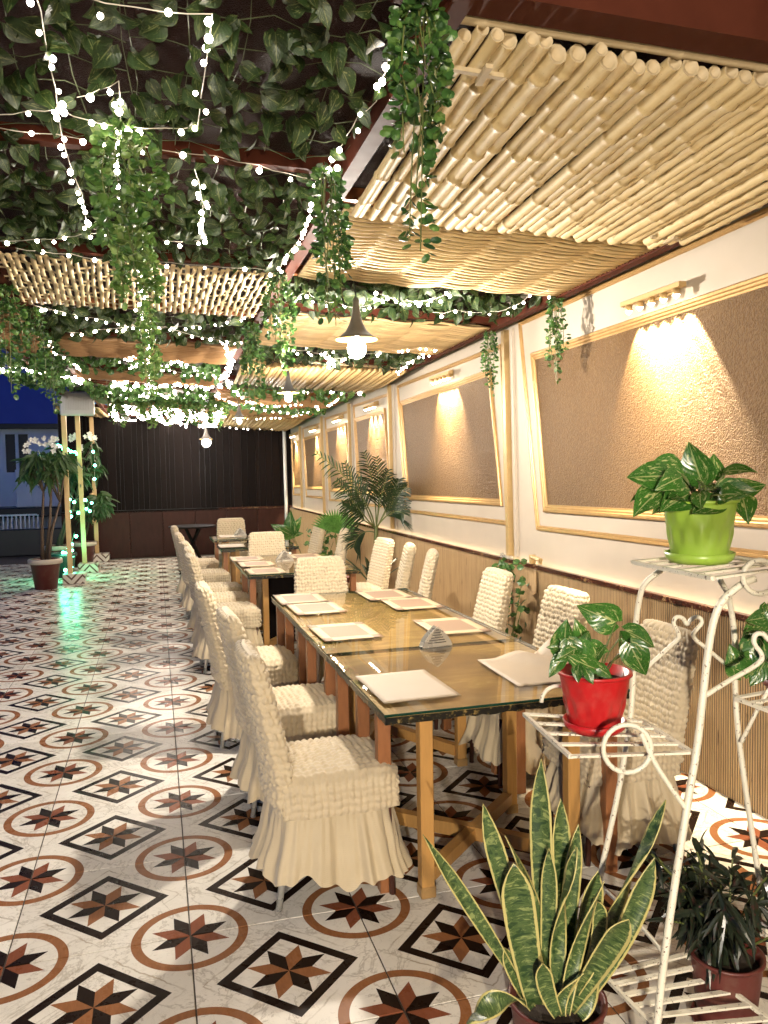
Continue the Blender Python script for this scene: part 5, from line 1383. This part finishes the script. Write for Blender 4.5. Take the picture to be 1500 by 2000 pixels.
def frangipani(base, label, trunk_tops, crown_c, crown_r, seed, n=420, flowers=(), potcol='terracotta', lights=None):
    R = random.Random(seed); t = thing('frangipani_tree', label, 'tree', base)
    b = Vector(base)
    obj('pot', MB().lathe([(.15, 0), (.20, .36), (.22, .37), (.22, .43), (.20, .43), (.19, .38)], 32, b), MT[potcol], t, True)
    obj('pot_rim', MB().lathe([(.222, .365), (.235, .37), (.235, .425), (.222, .437), (.205, .437)], 32, b, cap=False), MT['cream'], t, True)
    obj('soil', MB().lathe([(.01, .395), (.19, .395)], 20, b), MT['soil'], t)
    st = MB(); ends = []
    for k, tp in enumerate(trunk_tops):
        tp = Vector(tp); b0 = b+Vector((R.uniform(-.07, .07), R.uniform(-.07, .07), .40)); mid = b0.lerp(tp, .5)+Vector((R.uniform(-.05, .05), 0, 0))
        st.tube([b0, mid, tp], [.028, .022, .016], 7)
        for q_ in range(5):
            e = Vector(crown_c)+Vector((R.uniform(-1, 1)*crown_r[0], R.uniform(-1, 1)*crown_r[1], R.uniform(-.5, 1)*crown_r[2])); e = tp.lerp(e, .8)
            st.tube([tp, tp.lerp(e, .5)+Vector((0, 0, .06)), e], [.014, .011, .009], 5); ends.append(e)
    obj('trunk', st, MT['bark'], t, True)
    fo = MB()
    for k in range(n):
        e = ends[k % len(ends)]; a = R.uniform(0, 2*PI); p = e+rdir(R)*R.uniform(.0, .12)
        add_leaf(fo, p, Vector((math.cos(a), math.sin(a), R.uniform(-2.0, .25))), rdir(R, .6), R.uniform(.14, .25), R.uniform(.045, .07), 'strip', R.uniform(.1, .5))
    o = obj('crown', fo, MT['plum'], t); o['kind'] = 'stuff'
    for (px, py, yy) in flowers:
        c = at(px, py, Y=yy); fm = MB()
        for f_ in range(3):
            cc = c+Vector((R.uniform(-.07, .07), R.uniform(-.05, .05), R.uniform(-.04, .05)))
            for k in range(5):
                a = 2*PI*k/5+R.random(); add_leaf(fm, cc, Vector((math.cos(a), -.35, math.sin(a))), Vector((0, -1, .2)), .045, .03, 'oval', .1)
        obj('blossom', fm, MT['flower'], t)
    return t
frangipani((-1.56, 12.35, 0), 'frangipani tree with white blossom in a cream rimmed pot, nearest one', [at(85, 960, Y=12.3), at(100, 955, Y=12.35), at(117, 980, Y=12.4)], at(92, 905, Y=12.35), (.36, .3, .26), 3, 250,
           [(63, 865, 12.2), (52, 876, 12.2), (78, 862, 12.3), (110, 876, 12.2), (97, 863, 12.3), (108, 857, 12.3)])
frangipani((-1.62, 14.6, 0), 'frangipani tree behind the first thin post, wound with green lights', [at(140, 960, Y=14.6), at(150, 970, Y=14.6), at(145, 950, Y=14.6)], at(148, 895, Y=14.6), (.40, .3, .5), 5, 260,
           [(140, 852, 14.4), (155, 873, 14.4), (145, 857, 14.5), (178, 853, 14.5), (185, 855, 14.4), (172, 857, 14.4)])
frangipani((-1.28, 15.2, 0), 'smaller leafy tree in a brown pot between the thin posts', [at(172, 1010, Y=15.2), at(178, 1000, Y=15.2)], at(185, 985, Y=15.2), (.28, .25, .22), 9, 300)
def GL(lst): return [at(a, b, Y=yy) for a, b, yy in lst]
string_light(GL([(185, 862, 14.3), (178, 865, 14.3), (184, 888, 14.3), (186, 908, 14.3), (184, 934, 14.3), (187, 953, 14.3)]), 'green fairy string dangling down beside the farthest thin post', .22, .021, 'greenfairy', jit=.01)
string_light(GL([(107, 866, 12.2), (150, 885, 14.0), (165, 882, 14.0)]), 'green fairy lights up in the frangipani blossom', .30, .021, 'greenfairy', jit=.02)
string_light(GL([(135, 963, 14.2), (145, 975, 14.2), (155, 973, 14.2), (168, 978, 14.2), (175, 980, 14.2), (168, 1000, 14.2), (140, 995, 14.2), (135, 1010, 14.2)]), 'green fairy string round the middle frangipani trunk', .085, .021, 'greenfairy', jit=.05)
string_light(GL([(146, 1038, 13.6), (140, 1060, 13.6), (138, 1080, 13.5), (126, 1078, 13.5), (117, 1084, 13.5), (140, 1085, 13.5), (130, 1075, 13.5), (141, 1100, 13.4), (127, 1123, 13.2)]), 'green fairy lights heaped on the pot behind the first thin post', .09, .021, 'greenfairy', jit=.05)
gl_ = bpy.data.lights.new('green_glow', 'POINT'); gl_.energy = 26; gl_.color = (.1, 1, .5); gl_.shadow_soft_size = .15
go = bpy.data.objects.new('green_glow', gl_); COL.objects.link(go); go.location = at(133, 1080, Y=13.4)+Vector((0, -.1, .05))
t = thing('green_lit_pot', 'dark plastic pot holding a heap of green fairy lights', 'pot', (-1.47, 13.65, 0))
obj('pot', MB().lathe([(.15, 0), (.20, .33), (.225, .34), (.225, .39), (.20, .39), (.19, .30)], 28, (-1.47, 13.65, 0)), MT['black'], t, True)
obj('soil', MB().lathe([(.01, .33), (.19, .33)], 20, (-1.47, 13.65, 0)), MT['soil'], t)

# ------------------------------------------------------------------ neighbouring building beyond the terrace
MT['pale'] = simple('pale_render', (.80, .82, .86), .7, 0, var=.12, scale=2, bump=.1, bscale=30)
MT['blue'] = simple('royal_blue_paint', (.05, .09, .48), .6, 0, var=.15, scale=2)
MT['paleb'] = simple('blue_render', (.74, .78, .86), .7, 0, var=.12, scale=2)
nb = thing('neighbour_house', 'pale neighbouring house with a dark window, seen beyond the open side at night', 'house', (-5, 24, 0))
YH = 24.0
def hp(px, py, y=YH): p = at(px, py, Y=y); return p.x, p.z
xl = -9.0; xr, zt_ = hp(134, 838)
xr += .6
xw0, zw1 = hp(6, 848); xw1, zw0 = hp(60, 922)
m = MB()   # facade built round the window opening
zb_ = -1.0
for (a, b, c, d) in ((xl, zb_, xw0, zt_), (xw1, zb_, xr, zt_), (xw0, zw1, xw1, zt_), (xw0, zb_, xw1, zw0)): m.box(a, YH, b, c, YH+.3, d)
obj('wall', m, MT['paleb'], nb)
obj('upper_wall', MB().box(xl, YH+.05, zt_+.14, xr, YH+.35, 7.0), MT['blue'], nb)
obj('slab', MB().bbox(xl, YH-.25, zt_, xr+.1, YH+4, zt_+.14, .01), MT['black'], nb)
wf = obj('window', MB().box(xw0, YH+.10, zw0, xw1, YH+.12, zw1), MT['black'], nb)
for a in (0, .5, 1):
    xx = xw0+(xw1-xw0)*a; obj('frame', MB().box(xx-.04, YH+.02, zw0, xx+.04, YH+.09, zw1), MT['pale'], wf)
xb0, zb1 = hp(30, 917, 23); xb1, zb0 = hp(134, 988, 23)
obj('balcony_wall', MB().bbox(xb0, 22.9, zb0, xb1+.5, 23.1, zb1, .02), MT['pale'], nb)
obj('balcony_slab', MB().bbox(xl, 22.6, zb0-.25, xr, 24, zb0-.005, .02), MT['black'], nb)
gt = thing('metal_gate', 'pale barred metal gate below the neighbouring house', 'gate', (-4.6, 19.5, 0))
ga, gz1 = hp(-30, 1008, 19.5); gb, gz0 = hp(74, 1036, 19.5)
k = 0; x = ga
while x < gb:
    obj('bar', MB().box(x, 19.48, gz0-.1, x+.03, 19.52, gz1), MT['paleb'], gt); x += .09
for z in (gz0, gz1): obj('rail', MB().box(ga, 19.46, z-.02, gb, 19.475, z+.02), MT['paleb'], gt)
pa = thing('parapet', 'low dark parapet wall at the edge of the terrace', 'wall', (-5, 17.6, 0))
obj('parapet_wall', MB().bbox(-14, 17.6, 0, -1.76, 17.8, .55, .02), MT['black'], pa)
